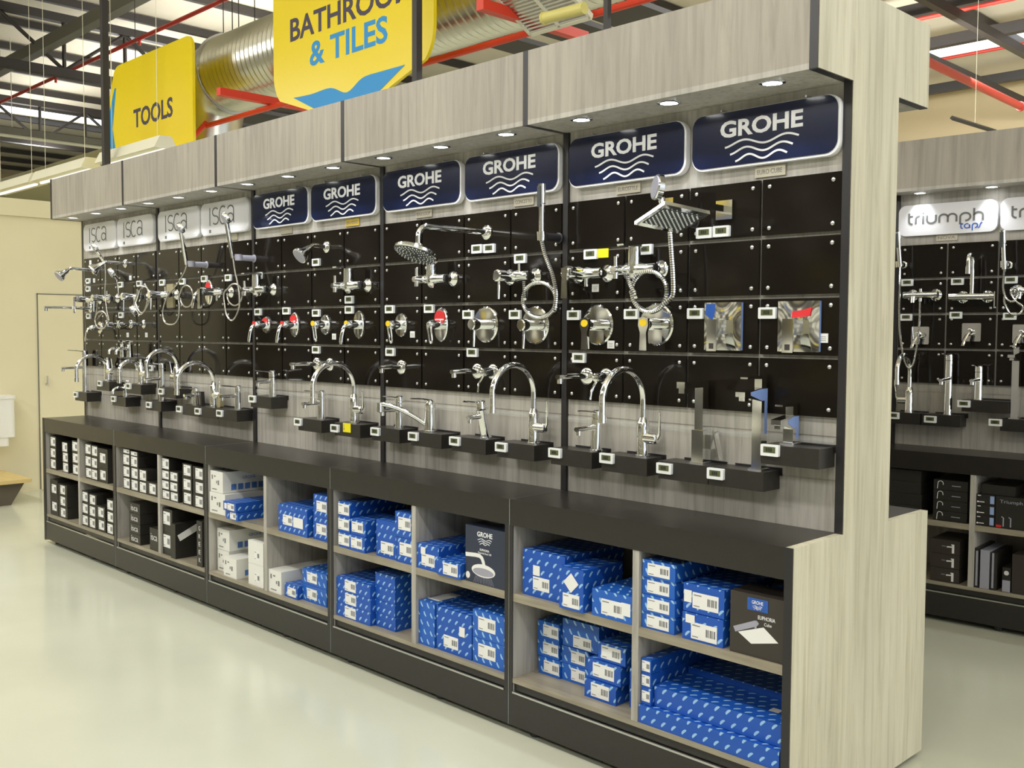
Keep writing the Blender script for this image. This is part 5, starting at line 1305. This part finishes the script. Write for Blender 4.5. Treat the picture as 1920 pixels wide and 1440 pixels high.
# black cartons with white labels in the two far cabinets
BKG = 'black cartons with white labels'; LW = (.52, .52, .082, .060)
def blk(u0, u1, zs, where, v0=.015, dp=.3, lab=LW, kind='black labelled carton'):
    stack(F1, u0, u1, v0, dp, zs, BLACKC, kind, where, lab, group=BKG, jig=.003)
blk(1.290, 1.392, [.800, .770, .692, .618, SH], 'one, second farthest upper left bay')
blk(1.394, 1.512, [.795, .765, .692, .618, SH], 'two, second farthest upper left bay')
blk(1.514, 1.630, [.692, .618, SH], 'three, second farthest upper left bay')
blk(1.632, 1.775, [.628, SH], 'low at right, second farthest upper left bay')
blk(1.53, 1.72, [.795, .70], 'unlabelled lying high at back, second farthest bay', .16, .2, None) if False else None
blk(1.815, 1.922, [.792, .722, .662, .603, SH], 'one, second farthest upper right bay')
blk(1.924, 2.040, [.722, .662, .603, SH], 'two, second farthest upper right bay')
blk(2.090, 2.205, [.785, .705, .622, SH], 'three, second farthest upper right bay')
blk(2.215, 2.360, [.780, .700, .620, SH], 'four, second farthest upper right bay')
for i in range(4):
    z1 = .470-.064*i
    o = carton(F1, 1.372, 1.530, .014, .28, max(BS, z1-.063), z1, BLACKC, f'dark grey lettered carton, {ORD[4][i]} of four, second farthest cabinet', None, group='dark lettered cartons')
    text_part('lettering', 'isca', SIGNG, o, .03, .125, .014, .048, -.0002, .0, .0006)
o = carton(F1, 1.66, 1.780, .014, .20, BS, .350, BLACKC, 'small dark lettered carton beside the second farthest lower partition', None, group='dark lettered cartons')
text_part('lettering', 'isca', SIGNG, o, .015, .10, .06, .10, -.0002, .0, .0006)
stack(F1, 1.818, 1.955, .016, .30, [.490, .352, BS], BLACKC, 'big black labelled carton', 'in second farthest lower right bay', (.45, .6, .085, .075), group=BKG, jig=.001)
o = carton(F1, 1.97, 2.030, -.002, .26, BS, .420, BLACKC, 'upright black carton with a slanted white stripe', None, group='dark lettered cartons')
m = MB(); m.obox((.0605, .12, .165), (.0006, 0, 0), (0, .10, .045), (0, -.008, .018)); m.build('white_stripe', LABW, o)
o = carton(F1, 2.262, 2.326, .012, .26, BS, .475, BLACKC, 'tall thin black carton with vertical lettering', None, group='dark lettered cartons')
for i, ch in enumerate('GREEK'): text_part('lettering', ch, SIGNG, o, .022, .042, .205-.045*i, .230-.045*i, -.0002, .0, .0006)
blk(.060, .180, [.785, .703, .624, SH], 'one, farthest upper left bay')
blk(.288, .395, [.760, .688, .616, SH], 'two, farthest upper left bay')
blk(.470, .575, [.785, .703, .624, SH], 'three, farthest upper left bay')
blk(.688, .795, [.785, .703, .624, SH], 'one, farthest upper right bay')
blk(.797, .895, [.780, .700, .622, SH], 'two, farthest upper right bay')
blk(.900, 1.055, [.770, .640, SH], 'three, farthest upper right bay')
blk(.055, .198, [.470, .340, BS], 'one, farthest lower left bay')
blk(.202, .365, [.455, .375, .295, BS], 'two, farthest lower left bay')
blk(.600, .728, [.455, .375, .295, BS], 'one, farthest lower right bay')
blk(.730, .865, [.448, .370, .292, BS], 'two, farthest lower right bay')
blk(.870, 1.005, [.385, .300, BS], 'three, farthest lower right bay')
blk(1.030, 1.130, [.448, .370, .292, BS], 'four, farthest lower right bay')
# next aisle cartons
NG = 'black next aisle cartons'
for i in range(4):
    z0 = SH+.0555*(3-i)
    o = carton(F2, -.110, .068, .015, .30, z0, z0+.055, BLACKC, f'black carton with a thin swan spout print, {ORD[4][i]} of four, next aisle', None, group=NG)
    m = MB(); m.stroke([(.020, .006), (.022, .030)]+arc(.036, .034, .014, .014, 180, 0, 8)+[(.050, .028)], .0028, -.0002); m.build('tap_picture', LABW, o)
    m = MB(); m.box(.095, .14, -.0008, -.0002, .024, .028); m.build('lettering', GRAYP, o)
for i in range(3):
    z0 = BS+.0765*(2-i)
    o = carton(F2, -.118, .036, .015, .26, z0, z0+.076, BROWNC, f'dark carton with an angular tap print, {ORD[3][i]} of three, next aisle', None, group=NG)
    m = MB(); m.prism([(.085, .036), (.112, .038), (.112, .045), (.085, .043)], -.001, -.0002); m.prism([(.112, .008), (.124, .008), (.124, .056), (.108, .056), (.108, .051), (.112, .051)], -.001, -.0002)
    m.build('tap_picture', LABW, o)
    m = MB(); m.box(.06, .08, -.0008, -.0002, .040, .043); m.build('lettering', GRAYP, o)
for i in range(3):
    z0 = SH+.056*(2-i)
    o = carton(F2, .112, .205, .012, .28, z0, z0+.0555, BLACKC, f'small black carton with a pale blue patch, {ORD[3][i]} of three', None, group=NG)
    m = MB(); m.box(.068, .088, -.001, -.0002, .008, .048); m.build('blue_patch', mat('pale_blue_print', rgb(150, 170, 215), .5), o)
    m = MB(); m.box(.004, .012, -.001, -.0002, .010, .018); m.box(.014, .040, -.0008, -.0002, .012, .016); m.box(.006, .022, -.0008, -.0002, .045, .049); m.build('lettering', LABW, o)
o = carton(F2, .207, .42, .012, .28, SH, .712, BLACKC, 'large black carton with grey lettering, next aisle right', None, group=NG)
text_part('lettering', 'Triumph', GRAYP, o, .02, .13, .125, .148, -.0002, .0, .0006)
m = MB(); m.box(.005, .03, -.001, -.0002, .004, .016); m.build('red_patch', REDS, o)
m = MB()
for x in (.04, .075): m.stroke([(x, .01), (x, .055), (x-.01, .06)], .006, -.0002)
m.build('tap_picture', GRAYP, o)
carton(F2, .135, .30, .02, .26, .7135, .765, BLACKC, 'black carton lying on the large lettered one, next aisle', None, group=NG)
for i, (a, b, mt, l) in enumerate(((.108, .136, BLACKC, 'thin upright black carton with a light stripe, left of three'), (.140, .188, GRAYP, 'thin upright grey carton, middle of three'), (.192, .225, BLACKC, 'thin upright black carton with a tap print, right of three'))):
    o = carton(F2, a, b, .012, .26, BS, .425-.006*i, mt, l, None, group=NG)
    if mt is BLACKC: m = MB(); m.box(.006, .016, -.001, -.0002, .01, .195); m.build('light_stripe', GRAYP, o)
o = carton(F2, .250, .292, .012, .2, BS, .345, BLACKC, 'small black carton with a silver lower half', None, group=NG)
m = MB(); m.box(.001, .039, -.001, -.0002, .002, .062); m.build('silver_patch', GRAYP, o)
m = MB(); m.lathe((.02, -.0002, .10), (0, -1, 0), [(0, .012), (.001, .012)], 16); m.build('round_mark', SIGNG, o)
carton(F2, .296, .45, .012, .26, BS, .42, BROWNC, 'tall dark carton at the right edge of the next aisle', None, group=NG)
stack(F2, -.36, -.18, .03, .30, [.80, .735, .67, .605, SH], BLACKC, 'black carton', 'beside the brightly lit end panel, next aisle', None, group=NG)
